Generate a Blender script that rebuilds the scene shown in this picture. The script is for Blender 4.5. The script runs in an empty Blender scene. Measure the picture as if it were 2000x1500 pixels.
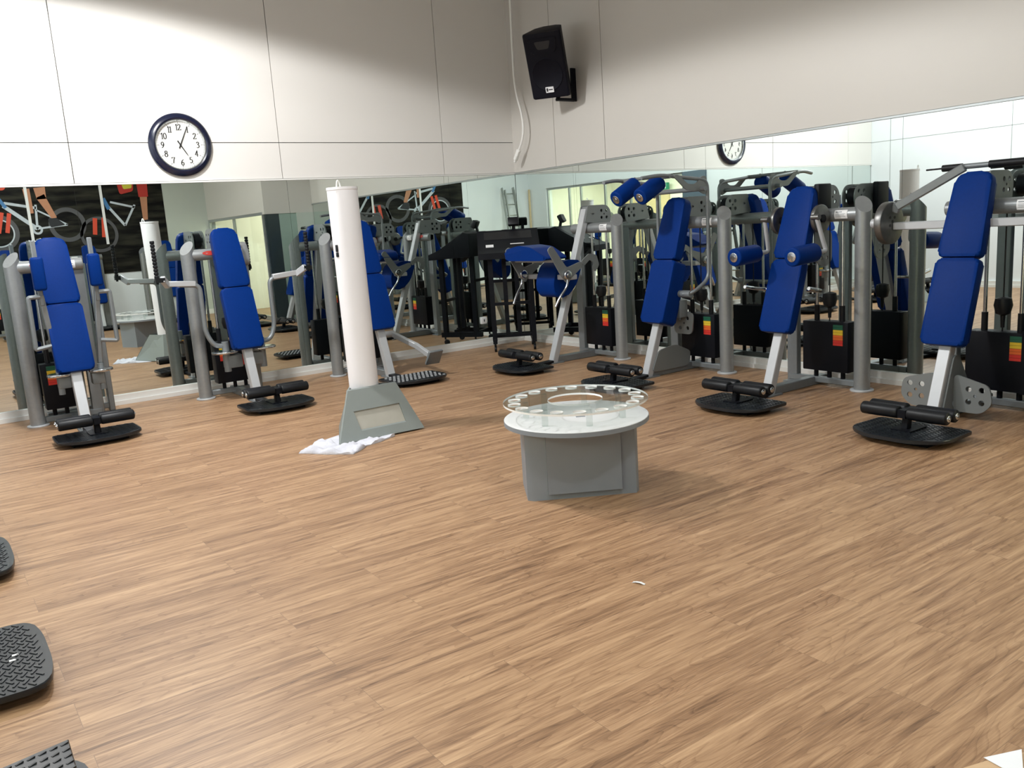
import bpy, bmesh, math, random
from mathutils import Vector, Matrix
random.seed(7)
SC = bpy.context.scene
COL = SC.collection
R = math.radians
PI = math.pi

# ------------------------------------------------------------------ camera
CAM = (-6.32442508, -8.80431112, 1.45)
FOCAL_PX = 1664.14
PITCH, ROLL, YAW = R(10.5415), R(-3.783), R(34.589)
cd = bpy.data.cameras.new('camera')
cam = bpy.data.objects.new('camera', cd)
COL.objects.link(cam)
cd.sensor_width = 36.0
cd.sensor_fit = 'HORIZONTAL'
cd.lens = 36.0 * FOCAL_PX / 2000.0
cd.clip_start = 0.05
cd.clip_end = 100
fw = Vector((math.sin(YAW)*math.cos(PITCH), math.cos(YAW)*math.cos(PITCH), -math.sin(PITCH)))
rt = Vector((math.cos(YAW), -math.sin(YAW), 0))
up = rt.cross(fw)
rt2 = math.cos(ROLL)*rt + math.sin(ROLL)*up
up2 = -math.sin(ROLL)*rt + math.cos(ROLL)*up
M = Matrix((rt2, up2, -fw)).transposed().to_4x4()
M.translation = Vector(CAM)
cam.matrix_world = M
SC.camera = cam

# ------------------------------------------------------------------ light
SC.view_settings.view_transform = 'Standard'
SC.view_settings.look = 'None'
SC.view_settings.exposure = 0.0
SC.view_settings.gamma = 1.0
SC.view_settings.use_curve_mapping = False
w = bpy.data.worlds.new('world')
SC.world = w
w.use_nodes = True
w.node_tree.nodes['Background'].inputs[0].default_value = (0.75, 0.85, 1.0, 1)
w.node_tree.nodes['Background'].inputs[1].default_value = 0.3

def area(name, loc, sx, sy, power, color, rot=(0, 0, 0)):
    l = bpy.data.lights.new(name, 'AREA')
    l.shape = 'RECTANGLE'
    l.size, l.size_y = sx, sy
    l.energy = power
    l.color = color
    o = bpy.data.objects.new(name, l)
    o.location = loc
    o.rotation_euler = rot
    COL.objects.link(o)
    return o

def spot(name, loc, power, color, deg, blend, size):
    l = bpy.data.lights.new(name, 'SPOT')
    l.energy = power
    l.color = color
    l.spot_size = R(deg)
    l.spot_blend = blend
    l.shadow_soft_size = size
    o = bpy.data.objects.new(name, l)
    o.location = loc
    COL.objects.link(o)
    return o

LAMPS = [(-5.1, -2.2), (-4.8, -4.8), (-4.6, -8.0)]
LAMP_Z = 4.08
spot('bay_light', (LAMPS[0][0], LAMPS[0][1], LAMP_Z), 530, (1.0, 0.995, 0.985), 159, 0.10, 0.16)
spot('bay_light', (LAMPS[1][0], LAMPS[1][1], LAMP_Z), 160, (1.0, 0.995, 0.985), 159, 0.10, 0.16)
spot('bay_light', (LAMPS[2][0], LAMPS[2][1], LAMP_Z), 160, (1.0, 0.995, 0.985), 159, 0.10, 0.16)
area('ceiling_fill', (-6.4, -5.0, 4.6), 1.2, 7.0, 60, (0.80, 0.92, 1.0))  # cool ambient fill added under the ceiling, no fixture there
area('ceiling_fill', (-2.4, -5.6, 4.6), 1.2, 5.0, 14, (0.85, 0.94, 1.0))  # second added fill, weaker, also without a fixture
area('office_light', (0.9, -8.2, 2.7), 1.6, 2.4, 85, (1.0, 0.95, 0.80))
area('office_light', (-9.0, -6.8, 2.7), 1.4, 4.4, 190, (1.0, 0.96, 0.84))

# ------------------------------------------------------------------ materials
def nd(nt, typ, **kw):
    n = nt.nodes.new(typ)
    for k, v in kw.items():
        setattr(n, k, v)
    return n

def mat(name, color, rough=0.5, metal=0.0, var=0.06, scale=8.0, bump=0.0, bscale=200.0, spec=0.5, coat=0.0):
    m = bpy.data.materials.new(name)
    m.use_nodes = True
    nt = m.node_tree
    b = nt.nodes['Principled BSDF']
    b.inputs['Roughness'].default_value = rough
    b.inputs['Metallic'].default_value = metal
    b.inputs['Specular IOR Level'].default_value = spec
    if coat:
        b.inputs['Coat Weight'].default_value = coat
        b.inputs['Coat Roughness'].default_value = 0.1
    tc = nd(nt, 'ShaderNodeTexCoord')
    nz = nd(nt, 'ShaderNodeTexNoise')
    nz.inputs['Scale'].default_value = scale
    nz.inputs['Detail'].default_value = 4
    nt.links.new(tc.outputs['Object'], nz.inputs['Vector'])
    mx = nd(nt, 'ShaderNodeMix', data_type='RGBA')
    mx.inputs[6].default_value = tuple(max(0, c*(1-var)) for c in color) + (1,)
    mx.inputs[7].default_value = tuple(min(1, c*(1+var)) for c in color) + (1,)
    nt.links.new(nz.outputs['Fac'], mx.inputs[0])
    nt.links.new(mx.outputs[2], b.inputs['Base Color'])
    if bump:
        n2 = nd(nt, 'ShaderNodeTexNoise')
        n2.inputs['Scale'].default_value = bscale
        n2.inputs['Detail'].default_value = 3
        nt.links.new(tc.outputs['Object'], n2.inputs['Vector'])
        bp = nd(nt, 'ShaderNodeBump')
        bp.inputs['Strength'].default_value = bump
        bp.inputs['Distance'].default_value = 0.002
        nt.links.new(n2.outputs['Fac'], bp.inputs['Height'])
        nt.links.new(bp.outputs['Normal'], b.inputs['Normal'])
    return m

MWALL = mat('wall_laminate', (0.76, 0.74, 0.705), 0.42, var=0.015, scale=1.5)
MWALLE = mat('wall_laminate_shaded', (0.585, 0.56, 0.52), 0.42, var=0.015, scale=1.5)  # same laminate as the north wall, weaker light put into its colour
MPLASTER = mat('wall_paint', (0.80, 0.84, 0.865), 0.6, var=0.02)
MGREYWALL = mat('grey_wall_paint', (0.50, 0.54, 0.49), 0.6, var=0.02)
MSEAM = mat('seam_dark', (0.03, 0.03, 0.028), 0.9)
MBASE = mat('baseboard_paint', (0.74, 0.74, 0.71), 0.4, var=0.02)
MCEIL = mat('ceiling_paint', (0.62, 0.63, 0.62), 0.8)
MFRAME = mat('frame_grey', (0.215, 0.235, 0.245), 0.38, 0.35, var=0.08, scale=30, bump=0.04, bscale=700)
MBEAM = mat('frame_silver_lit', (0.50, 0.515, 0.53), 0.40, 0.25, var=0.05, scale=20)  # paler copy of the frame paint, light on the slanted posts put into colour
MCOLUMN = mat('column_silver', (0.29, 0.305, 0.31), 0.34, 0.45, var=0.10, scale=40, bump=0.06, bscale=500)
MPLATE = mat('plate_grey', (0.20, 0.215, 0.215), 0.45, 0.2, var=0.04)
MBLUE = mat('vinyl_blue', (0.002, 0.026, 0.165), 0.42, var=0.12, scale=60, bump=0.10, bscale=350, spec=0.055)
MBLACK = mat('black_rubber', (0.007, 0.008, 0.010), 0.42, var=0.2, scale=40, spec=0.3)
MBLKMET = mat('black_metal', (0.006, 0.007, 0.010), 0.45, var=0.2, scale=20, spec=0.14)
MCHROME = mat('chrome', (0.62, 0.64, 0.66), 0.16, 1.0, var=0.05)
MSTEEL = mat('worn_steel', (0.17, 0.17, 0.165), 0.34, 0.85, var=0.45, scale=18)
MRED = mat('badge_red', (0.45, 0.035, 0.025), 0.35, var=0.05)
MWHITE = mat('white_plastic', (0.80, 0.80, 0.80), 0.4, var=0.02)
MPAPER = mat('white_paper', (0.86, 0.87, 0.90), 0.7, var=0.02)
MPILLAR = mat('pillar_white', (0.87, 0.86, 0.885), 0.45, var=0.015, scale=4)
MPLINTH = mat('plinth_grey', (0.225, 0.25, 0.24), 0.5, var=0.03, scale=20)
MTGREY = mat('table_grey', (0.225, 0.25, 0.285), 0.5, var=0.03, scale=15)
MTTOP = mat('table_white', (0.74, 0.74, 0.74), 0.30, var=0.02)
MGREEN = mat('label_green', (0.010, 0.10, 0.055), 0.5)
MYELLOW = mat('label_yellow', (0.72, 0.50, 0.03), 0.5)
MORANGE = mat('label_orange', (0.72, 0.13, 0.02), 0.5)
MLRED = mat('label_red', (0.60, 0.03, 0.02), 0.5)
MCLOCK = mat('clock_case', (0.006, 0.009, 0.03), 0.22, var=0.1, coat=0.4)
MDIAL = mat('clock_dial', (0.72, 0.72, 0.68), 0.5, var=0.02)
MINK = mat('ink_black', (0.008, 0.008, 0.010), 0.5)
MSPK = mat('speaker_black', (0.005, 0.005, 0.010), 0.55, var=0.2, bump=0.1, bscale=300, spec=0.15)
MCABLE = mat('cable_white', (0.85, 0.85, 0.82), 0.4)
MTOWEL = mat('towel_white', (0.60, 0.60, 0.66), 0.9, var=0.22, scale=22, bump=0.6, bscale=120)
MFROSTP = mat('frosted_panel', (0.40, 0.385, 0.335), 0.5, var=0.12, scale=9)
MCARD = mat('cardboard', (0.62, 0.42, 0.25), 0.7)
MCREAM = mat('office_cream', (0.87, 0.84, 0.76), 0.7, var=0.03)
MDOOR = mat('office_door', (0.70, 0.55, 0.33), 0.6, var=0.03)
MALU = mat('aluminium', (0.42, 0.45, 0.45), 0.35, 0.6)
MSLATE = mat('slate_blue', (0.11, 0.15, 0.19), 0.5)
MTEALG = mat('green_sign', (0.01, 0.22, 0.13), 0.4)
MCOPPER = mat('copper_shade', (0.50, 0.22, 0.09), 0.4)
MTEAL = mat('teal_plastic', (0.02, 0.35, 0.33), 0.4)
MDARKGL = mat('dark_panel', (0.035, 0.05, 0.055), 0.2)
MFROST = mat('frosted_green', (0.30, 0.40, 0.35), 0.3)
MLADDER = mat('ladder_aluminium', (0.38, 0.40, 0.38), 0.4, 0.5)

def mirror_mat():
    m = bpy.data.materials.new('mirror_glass')
    m.use_nodes = True
    nt = m.node_tree
    nt.nodes.clear()
    o = nd(nt, 'ShaderNodeOutputMaterial')
    g = nd(nt, 'ShaderNodeBsdfGlossy')
    g.inputs['Roughness'].default_value = 0.0
    g.inputs['Color'].default_value = (0.76, 0.82, 0.79, 1)
    nt.links.new(g.outputs[0], o.inputs[0])
    return m
MMIRROR = mirror_mat()

def glass_mat(name, tint, ior=1.45, refl=1.0):
    m = bpy.data.materials.new(name)
    m.use_nodes = True
    nt = m.node_tree
    nt.nodes.clear()
    o = nd(nt, 'ShaderNodeOutputMaterial')
    t = nd(nt, 'ShaderNodeBsdfTransparent')
    t.inputs['Color'].default_value = tint + (1,)
    g = nd(nt, 'ShaderNodeBsdfGlossy')
    g.inputs['Roughness'].default_value = 0.03
    f = nd(nt, 'ShaderNodeFresnel')
    f.inputs['IOR'].default_value = ior
    mx = nd(nt, 'ShaderNodeMixShader')
    ge = nd(nt, 'ShaderNodeNewGeometry')
    ma = nd(nt, 'ShaderNodeMath', operation='SUBTRACT', use_clamp=True)
    nt.links.new(f.outputs[0], ma.inputs[0])
    nt.links.new(ge.outputs['Backfacing'], ma.inputs[1])
    nt.links.new(ma.outputs[0], mx.inputs[0])
    nt.links.new(t.outputs[0], mx.inputs[1])
    nt.links.new(g.outputs[0], mx.inputs[2])
    nt.links.new(mx.outputs[0], o.inputs[0])
    return m
MPANE = glass_mat('window_glass', (0.92, 0.97, 0.95))
MACRYL = glass_mat('clear_acrylic', (0.90, 0.92, 0.91), 1.5)
def acryl_edge():
    m = mat('acrylic_edge', (0.93, 0.94, 0.94), 0.15, var=0.02)
    b = m.node_tree.nodes['Principled BSDF']
    b.inputs['Transmission Weight'].default_value = 0.0
    return m
MACEDGE = acryl_edge()

def floor_mat():
    m = bpy.data.materials.new('vinyl_plank_floor')
    m.use_nodes = True
    nt = m.node_tree
    L = nt.links.new
    b = nt.nodes['Principled BSDF']
    tc = nd(nt, 'ShaderNodeTexCoord')
    br = nd(nt, 'ShaderNodeTexBrick')
    br.offset = 0.37
    br.inputs['Color1'].default_value = (0, 0, 0, 1)
    br.inputs['Color2'].default_value = (1, 1, 1, 1)
    br.inputs['Mortar'].default_value = (0.5, 0.5, 0.5, 1)
    br.inputs['Scale'].default_value = 1.0
    br.inputs['Brick Width'].default_value = 1.22
    br.inputs['Row Height'].default_value = 0.182
    br.inputs['Mortar Size'].default_value = 0.0009
    br.inputs['Mortar Smooth'].default_value = 0.0
    br.inputs['Bias'].default_value = 0.0
    L(tc.outputs['Object'], br.inputs['Vector'])
    # random offset per plank
    off = nd(nt, 'ShaderNodeVectorMath', operation='SCALE')
    off.inputs['Scale'].default_value = 37.0
    L(br.outputs['Color'], off.inputs[0])
    ad = nd(nt, 'ShaderNodeVectorMath', operation='ADD')
    L(tc.outputs['Object'], ad.inputs[0])
    L(off.outputs[0], ad.inputs[1])
    mp = nd(nt, 'ShaderNodeMapping')
    mp.inputs['Scale'].default_value = (1.0, 15.0, 1.0)
    L(ad.outputs[0], mp.inputs[0])
    n1 = nd(nt, 'ShaderNodeTexNoise')
    n1.inputs['Scale'].default_value = 1.6
    n1.inputs['Detail'].default_value = 8
    n1.inputs['Roughness'].default_value = 0.62
    n1.inputs['Distortion'].default_value = 0.9
    L(mp.outputs[0], n1.inputs['Vector'])
    mp2 = nd(nt, 'ShaderNodeMapping')
    mp2.inputs['Scale'].default_value = (2.6, 85.0, 1.0)
    L(ad.outputs[0], mp2.inputs[0])
    n2 = nd(nt, 'ShaderNodeTexNoise')
    n2.inputs['Scale'].default_value = 2.2
    n2.inputs['Detail'].default_value = 8
    n2.inputs['Roughness'].default_value = 0.7
    L(mp2.outputs[0], n2.inputs['Vector'])
    # cathedral rings
    mp3 = nd(nt, 'ShaderNodeMapping')
    mp3.inputs['Scale'].default_value = (0.9, 6.0, 1.0)
    L(ad.outputs[0], mp3.inputs[0])
    n3 = nd(nt, 'ShaderNodeTexNoise')
    n3.inputs['Scale'].default_value = 1.1
    n3.inputs['Detail'].default_value = 2
    L(mp3.outputs[0], n3.inputs['Vector'])
    mu = nd(nt, 'ShaderNodeMath', operation='MULTIPLY')
    mu.inputs[1].default_value = 22.0
    L(n3.outputs['Fac'], mu.inputs[0])
    fr = nd(nt, 'ShaderNodeMath', operation='FRACT')
    L(mu.outputs[0], fr.inputs[0])
    rr = nd(nt, 'ShaderNodeValToRGB')
    rr.color_ramp.elements[0].position = 0.0
    rr.color_ramp.elements[0].color = (0, 0, 0, 1)
    rr.color_ramp.elements[1].position = 0.30
    rr.color_ramp.elements[1].color = (1, 1, 1, 1)
    L(fr.outputs[0], rr.inputs[0])
    ramp = nd(nt, 'ShaderNodeValToRGB')
    e = ramp.color_ramp.elements
    e[0].position = 0.25
    e[0].color = (0.135, 0.070, 0.036, 1)
    e[1].position = 0.78
    e[1].color = (0.535, 0.340, 0.195, 1)
    e2 = e.new(0.47)
    e2.color = (0.305, 0.174, 0.093, 1)
    e3 = e.new(0.60)
    e3.color = (0.410, 0.248, 0.137, 1)
    s1 = nd(nt, 'ShaderNodeMath', operation='MULTIPLY_ADD')
    s1.inputs[1].default_value = 0.62
    L(n2.outputs['Fac'], s1.inputs[0])
    L(n1.outputs['Fac'], s1.inputs[2])
    s2 = nd(nt, 'ShaderNodeMath', operation='MULTIPLY_ADD')
    s2.inputs[1].default_value = 0.07
    L(br.outputs['Color'], s2.inputs[0])
    L(s1.outputs[0], s2.inputs[2])
    s3 = nd(nt, 'ShaderNodeMath', operation='MULTIPLY_ADD')
    s3.inputs[1].default_value = 0.10
    L(rr.outputs['Color'], s3.inputs[0])
    L(s2.outputs[0], s3.inputs[2])
    s4 = nd(nt, 'ShaderNodeMath', operation='SUBTRACT')
    s4.inputs[1].default_value = 0.40
    L(s3.outputs[0], s4.inputs[0])
    L(s4.outputs[0], ramp.inputs[0])
    mj = nd(nt, 'ShaderNodeMix', data_type='RGBA')
    L(br.outputs['Fac'], mj.inputs[0])
    L(ramp.outputs[0], mj.inputs[6])
    mj.inputs[7].default_value = (0.24, 0.145, 0.085, 1)
    L(mj.outputs[2], b.inputs['Base Color'])
    b.inputs['Roughness'].default_value = 0.44
    b.inputs['Specular IOR Level'].default_value = 0.42
    bp = nd(nt, 'ShaderNodeBump')
    bp.inputs['Strength'].default_value = 0.06
    bp.inputs['Distance'].default_value = 0.003
    L(n2.outputs['Fac'], bp.inputs['Height'])
    L(bp.outputs['Normal'], b.inputs['Normal'])
    return m
MFLOOR = floor_mat()

MTREAD = mat('tread_black', (0.012, 0.015, 0.019), 0.34, var=0.15, spec=0.45)

# ------------------------------------------------------------------ mesh helpers
def box(bm, c, s, rot=None, bev=0.0, seg=2):
    r = bmesh.ops.create_cube(bm, size=1.0)
    vs = r['verts']
    mt = Matrix.Diagonal((s[0], s[1], s[2], 1))
    if rot is not None:
        mt = rot.to_4x4() @ mt
    bmesh.ops.transform(bm, matrix=Matrix.Translation(c) @ mt, verts=vs)
    if bev:
        es = list({e for v in vs for e in v.link_edges})
        bmesh.ops.bevel(bm, geom=es, offset=bev, segments=seg, profile=0.5, affect='EDGES')

def frame_of(d, upv=Vector((0, 0, 1))):
    d = d.normalized()
    if abs(d.dot(upv)) > 0.99:
        upv = Vector((0, 1, 0))
    x = upv.cross(d).normalized()
    y = d.cross(x)
    return x, y, d

def beam(bm, p0, p1, wx, wy, upv=Vector((0, 0, 1)), bev=0.006):
    p0, p1 = Vector(p0), Vector(p1)
    x, y, d = frame_of(p1-p0, upv)
    rot = Matrix((x, y, d)).transposed()
    box(bm, (p0+p1)/2, (wx, wy, (p1-p0).length), rot, bev, 1)

def cyl(bm, p0, p1, r, seg=20, r2=None, bev=0.0, rim=0.0):
    p0, p1 = Vector(p0), Vector(p1)
    x, y, d = frame_of(p1-p0)
    rot = Matrix((x, y, d)).transposed().to_4x4()
    g = bmesh.ops.create_cone(bm, cap_ends=True, segments=seg, radius1=r, radius2=r if r2 is None else r2, depth=(p1-p0).length)
    vs = g['verts']
    if rim:
        es = [e for e in {e for v in vs for e in v.link_edges} if any(len(f.verts) > 4 for f in e.link_faces)]
        gg = bmesh.ops.bevel(bm, geom=es, offset=rim, segments=3, profile=0.5, affect='EDGES')
        vs = list(set([v for v in vs if v.is_valid] + gg['verts']))
    bmesh.ops.transform(bm, matrix=Matrix.Translation((p0+p1)/2) @ rot, verts=vs)

def smooth_path(pts, rad=0.06, n=5):
    pts = [Vector(p) for p in pts]
    out = [pts[0]]
    for i in range(1, len(pts)-1):
        a, b, c = pts[i-1], pts[i], pts[i+1]
        d1 = min(rad, (a-b).length*0.45)
        d2 = min(rad, (c-b).length*0.45)
        p = b + (a-b).normalized()*d1
        q = b + (c-b).normalized()*d2
        for k in range(n+1):
            t = k/n
            out.append(p*(1-t)**2 + b*2*t*(1-t) + q*t*t)
    out.append(pts[-1])
    return out

def tube(bm, pts, r, seg=12, rad=0.06, raw=False):
    pts = [Vector(p) for p in pts] if raw else smooth_path(pts, rad)
    rings = []
    x = None
    for i, p in enumerate(pts):
        d = (pts[min(i+1, len(pts)-1)] - pts[max(i-1, 0)]).normalized()
        if x is None:
            x, y, _ = frame_of(d)
        else:
            x = (x - d*x.dot(d)).normalized()
            y = d.cross(x)
        rings.append([bm.verts.new(p + (x*math.cos(2*PI*k/seg) + y*math.sin(2*PI*k/seg))*r) for k in range(seg)])
    for a, b in zip(rings, rings[1:]):
        for k in range(seg):
            bm.faces.new((a[k], a[(k+1) % seg], b[(k+1) % seg], b[k]))
    bm.faces.new(list(reversed(rings[0])))
    bm.faces.new(rings[-1])

def prism(bm, pts, vec, bev=0.0, seg=3):
    """closed outline (3-D points) swept along vec, its rims bevelled"""
    vec = Vector(vec)
    a = [bm.verts.new(Vector(p)) for p in pts]
    b = [bm.verts.new(Vector(p)+vec) for p in pts]
    fs = [bm.faces.new(a), bm.faces.new(list(reversed(b)))]
    n = len(a)
    for k in range(n):
        bm.faces.new((a[k], b[k], b[(k+1) % n], a[(k+1) % n]))
    if bev:
        es = list({e for f in fs for e in f.edges})
        bmesh.ops.bevel(bm, geom=es, offset=bev, segments=seg, profile=0.6, affect='EDGES')

def rounded(pts, r, n=5):
    out = []
    m = len(pts)
    rs = r if isinstance(r, (list, tuple)) else [r]*m
    for i in range(m):
        a, b, c = Vector(pts[i-1]), Vector(pts[i]), Vector(pts[(i+1) % m])
        rr = rs[i]
        if rr <= 0:
            out.append(b); continue
        p = b + (a-b).normalized()*min(rr, (a-b).length*0.48)
        q = b + (c-b).normalized()*min(rr, (c-b).length*0.48)
        for k in range(n+1):
            t = k/n
            out.append(p*(1-t)**2 + b*2*t*(1-t) + q*t*t)
    return out

def lathe(bm, prof, seg=48, mtx=None):
    rings = []
    mtx = mtx or Matrix.Identity(4)
    for r, z in prof:
        rings.append([bm.verts.new(mtx @ Vector((r*math.cos(2*PI*k/seg), r*math.sin(2*PI*k/seg), z))) for k in range(seg)])
    for a, b in zip(rings, rings[1:]):
        for k in range(seg):
            bm.faces.new((a[k], a[(k+1) % seg], b[(k+1) % seg], b[k]))
    bm.faces.new(list(reversed(rings[0])))
    bm.faces.new(rings[-1])

def holed(name, outline, holes, thick, mtx):
    """a plate with real holes: outline and holes in 2-D, thickness along z, then mtx -> bmesh"""
    cu = bpy.data.curves.new(name, 'CURVE')
    cu.dimensions = '2D'
    cu.fill_mode = 'BOTH'
    cu.extrude = thick/2
    def spl(pts):
        s = cu.splines.new('POLY')
        s.points.add(len(pts)-1)
        for q, p in zip(s.points, pts):
            q.co = (p[0], p[1], 0, 1)
        s.use_cyclic_u = True
    spl(outline)
    for (cx, cy, rx, ry) in holes:
        spl([(cx+rx*math.cos(2*PI*k/20), cy+ry*math.sin(2*PI*k/20)) for k in range(20)])
    o = bpy.data.objects.new(name, cu)
    COL.objects.link(o)
    dg = bpy.context.evaluated_depsgraph_get()
    dg.update()
    me = bpy.data.meshes.new_from_object(o.evaluated_get(dg))
    bpy.data.objects.remove(o)
    bpy.data.curves.remove(cu)
    bm = bmesh.new()
    bm.from_mesh(me)
    bpy.data.meshes.remove(me)
    bmesh.ops.remove_doubles(bm, verts=bm.verts, dist=1e-5)
    bm.transform(mtx)
    if mtx.determinant() < 0:
        bmesh.ops.reverse_faces(bm, faces=bm.faces)
    return bm

def obj(name, bm, material, parent=None, label=None, recalc=True, sharp=38):
    if recalc:
        bmesh.ops.recalc_face_normals(bm, faces=bm.faces)
    me = bpy.data.meshes.new(name)
    for f in bm.faces:
        f.smooth = True
    bm.to_mesh(me)
    bm.free()
    for m in (material if isinstance(material, (list, tuple)) else [material]):
        me.materials.append(m)
    me.set_sharp_from_angle(angle=R(sharp))
    o = bpy.data.objects.new(name, me)
    COL.objects.link(o)
    if parent is not None:
        o.parent = parent
    if label:
        o['label'] = label
    return o

def tag(o, label, cat, group=None, kind=None):
    o['label'] = label
    o['category'] = cat
    if group: o['group'] = group
    if kind: o['kind'] = kind
    return o

def thing(name, label, cat, loc=(0, 0, 0), rotz=0.0, group=None):
    o = bpy.data.objects.new(name, None)
    o.empty_display_size = 0.1
    COL.objects.link(o)
    o.location = loc
    o.rotation_euler = (0, 0, rotz)
    return tag(o, label, cat, group)

def struct(name, bm, m, parent=None):
    o = obj(name, bm, m, parent)
    if parent is None:
        o['kind'] = 'structure'
    return o

def dup(root, loc, rotz, label, group=None):
    r = root.copy(); COL.objects.link(r)
    r.location = loc; r.rotation_euler = (0, 0, rotz)
    r['label'] = label
    if group: r['group'] = group
    for ch in list(root.children):
        c = ch.copy(); COL.objects.link(c); c.parent = r
        for g in list(ch.children):
            d = g.copy(); COL.objects.link(d); d.parent = c
    return r

NB = bmesh.new
# ------------------------------------------------------------------ room
WX, SY, CZ = -7.6, -10.0, 4.9          # west wall, south wall, ceiling
JX, JY = -0.93, -6.48                  # the glazed bay that juts in at the south-east
ZM, ZL = 2.078, 2.442                  # top of mirrors, horizontal panel seam
bm = NB(); box(bm, (WX/2, SY/2, -0.05), (-WX+0.6, -SY+0.6, 0.1)); struct('floor', bm, MFLOOR)
bm = NB(); box(bm, (WX/2, SY/2, CZ+0.05), (-WX+0.6, -SY+0.6, 0.1)); struct('ceiling', bm, MCEIL)

def panel_wall(name, axis, seams, ranges):
    """backing wall plus laminate panels (gaps between them) above the mirrors"""
    bm = NB()
    L = -WX if axis == 'N' else -JY
    if axis == 'N':
        box(bm, (-L/2-0.1, 0.11, CZ/2), (L+0.4, 0.2, CZ))
    else:
        box(bm, (0.11, -L/2, CZ/2), (0.2, L, CZ))
    g = 0.0075
    for f in bm.faces: f.material_index = 1
    ed = [0.0] + seams + [L]
    for a, b in zip(ed, ed[1:]):
        for z0, z1 in ranges:
            n0 = len(bm.faces)
            if axis == 'N':
                box(bm, (-(a+b)/2, 0.000, (z0+z1)/2), (b-a-g, 0.024, z1-z0-g))
            else:
                box(bm, (0.000, -(a+b)/2, (z0+z1)/2), (0.024, b-a-g, z1-z0-g))
    bm.faces.ensure_lookup_table()
    return struct(name, bm, [MWALL if axis == 'N' else MWALLE, MSEAM])
panel_wall('wall_north', 'N', [1.02, 2.98, 4.95, 6.92], [(ZM, ZL), (ZL, CZ)])
panel_wall('wall_east', 'E', [0.84, 1.70], [(ZM, CZ)])
# lip under the panels
bm = NB(); box(bm, (WX/2, -0.010, ZM-0.008), (-WX, 0.028, 0.016)); struct('trim_1', bm, MBASE)
bm = NB(); box(bm, (-0.010, JY/2, ZM-0.008), (0.028, -JY, 0.016)); struct('trim_2', bm, MALU)
# south wall, west wall with glazing opening, bay
bm = NB(); box(bm, (WX/2, SY-0.1, CZ/2), (-WX+0.4, 0.2, CZ)); struct('wall_south', bm, MPLASTER)
bm = NB()
GY0, GY1, GZ = -9.25, -4.39, 2.33
box(bm, (WX-0.1, (GY1)/2+0.0, CZ/2), (0.2, -GY1, CZ))
box(bm, (WX-0.1, (SY+GY0)/2, CZ/2), (0.2, GY0-SY, CZ))
box(bm, (WX-0.1, (GY0+GY1)/2, (CZ+GZ)/2), (0.2, GY1-GY0, CZ-GZ))
struct('wall_west', bm, MPLASTER)
bm = NB()
for y in (-0.36, -2.32):
    box(bm, (WX+0.001, y, 2.45), (0.004, 0.008, 4.9))
box(bm, (WX+0.001, GY1/2, ZL), (0.004, -GY1, 0.008))
struct('trim_3', bm, MALU)
bm = NB()
BZ = 1.97
box(bm, ((JX)/2, JY-0.06, (CZ+1.93)/2), (-JX, 0.12, CZ-1.93))
box(bm, (JX/2+0.3, JY-0.06, 1.93/2), (-JX-0.6, 0.12, 1.93))
box(bm, (JX+0.06, (SY+JY-0.12)/2, (CZ+BZ)/2), (0.12, JY-0.12-SY, CZ-BZ))
bm.faces.ensure_lookup_table()
for f in bm.faces:
    f.material_index = 1 if f.calc_center_median().z > 1.95 else 0
struct('wall_bay', bm, [MGREYWALL, MWALLE])
bm = NB()
box(bm, (JX+0.07, JY-0.05, 0.97), (0.10, 0.06, 1.92)); box(bm, (JX+0.16, JY-0.04, 0.97), (0.22, 0.05, 1.92))
struct('door_1', bm, MDARKGL)
bm = NB(); box(bm, (JX+0.45, JY-0.04, 0.97), (0.36, 0.05, 1.92)); struct('window_1', bm, MFROST)
bm = NB(); box(bm, (-1.35, SY+0.006, CZ/2), (0.86, 0.012, CZ)); struct('wall_southeast', bm, MGREYWALL)
# baseboards
def baseb(name, c, s, lip):
    bm = NB(); box(bm, c, s)
    box(bm, (c[0]+lip[0], c[1]+lip[1], 0.02), (s[0]+abs(lip[0])*0.8, s[1]+abs(lip[1])*0.8, 0.04))
    struct(name, bm, MBASE)
baseb('baseboard_north', (WX/2, -0.012, 0.047), (-WX, 0.036, 0.094), (0, -0.012))
baseb('baseboard_east', (-0.012, JY/2, 0.047), (0.036, -JY, 0.094), (-0.012, 0))
baseb('baseboard_south', ((WX+JX)/2, SY+0.02, 0.05), (JX-WX, 0.03, 0.1), (0, 0.012))
baseb('baseboard_west', (WX+0.015, GY1/2, 0.05), (0.03, -GY1, 0.1), (0.012, 0))

# mirrors
def mirror(axis, a, b, label):
    bm = NB()
    g = 0.0022
    z0, z1 = 0.094, ZM-0.017
    if axis == 'N':
        box(bm, (-(a+b)/2, 0.001, (z0+z1)/2), (b-a-g, 0.008, z1-z0))
    else:
        box(bm, (0.001, -(a+b)/2, (z0+z1)/2), (0.008, b-a-g, z1-z0))
    o = obj('wall_mirror', bm, MMIRROR, sharp=20)
    tag(o, label, 'mirror', 'mirrors along the two gym walls')
mirror('N', 0.006, 0.97, 'narrow tall wall mirror on the left wall, right beside the room corner')
mirror('N', 0.97, 2.94, 'tall wall mirror on the left wall behind the white cylinder column')
mirror('N', 2.94, 4.96, 'tall wall mirror on the left wall below the round clock')
mirror('N', 4.96, 6.93, 'tall wall mirror on the left wall showing the cycling poster, behind the chest fly machine')
mirror('N', 6.93, 7.59, 'last wall mirror at the far left end of the left wall')
mirror('E', 0.006, 1.13, 'narrow tall wall mirror on the right wall, behind the black stand by the corner')
mirror('E', 1.13, 3.10, 'tall wall mirror on the right wall behind the ab crunch machine')
mirror('E', 3.10, 5.07, 'tall wall mirror on the right wall that shows the clock again')
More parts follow.
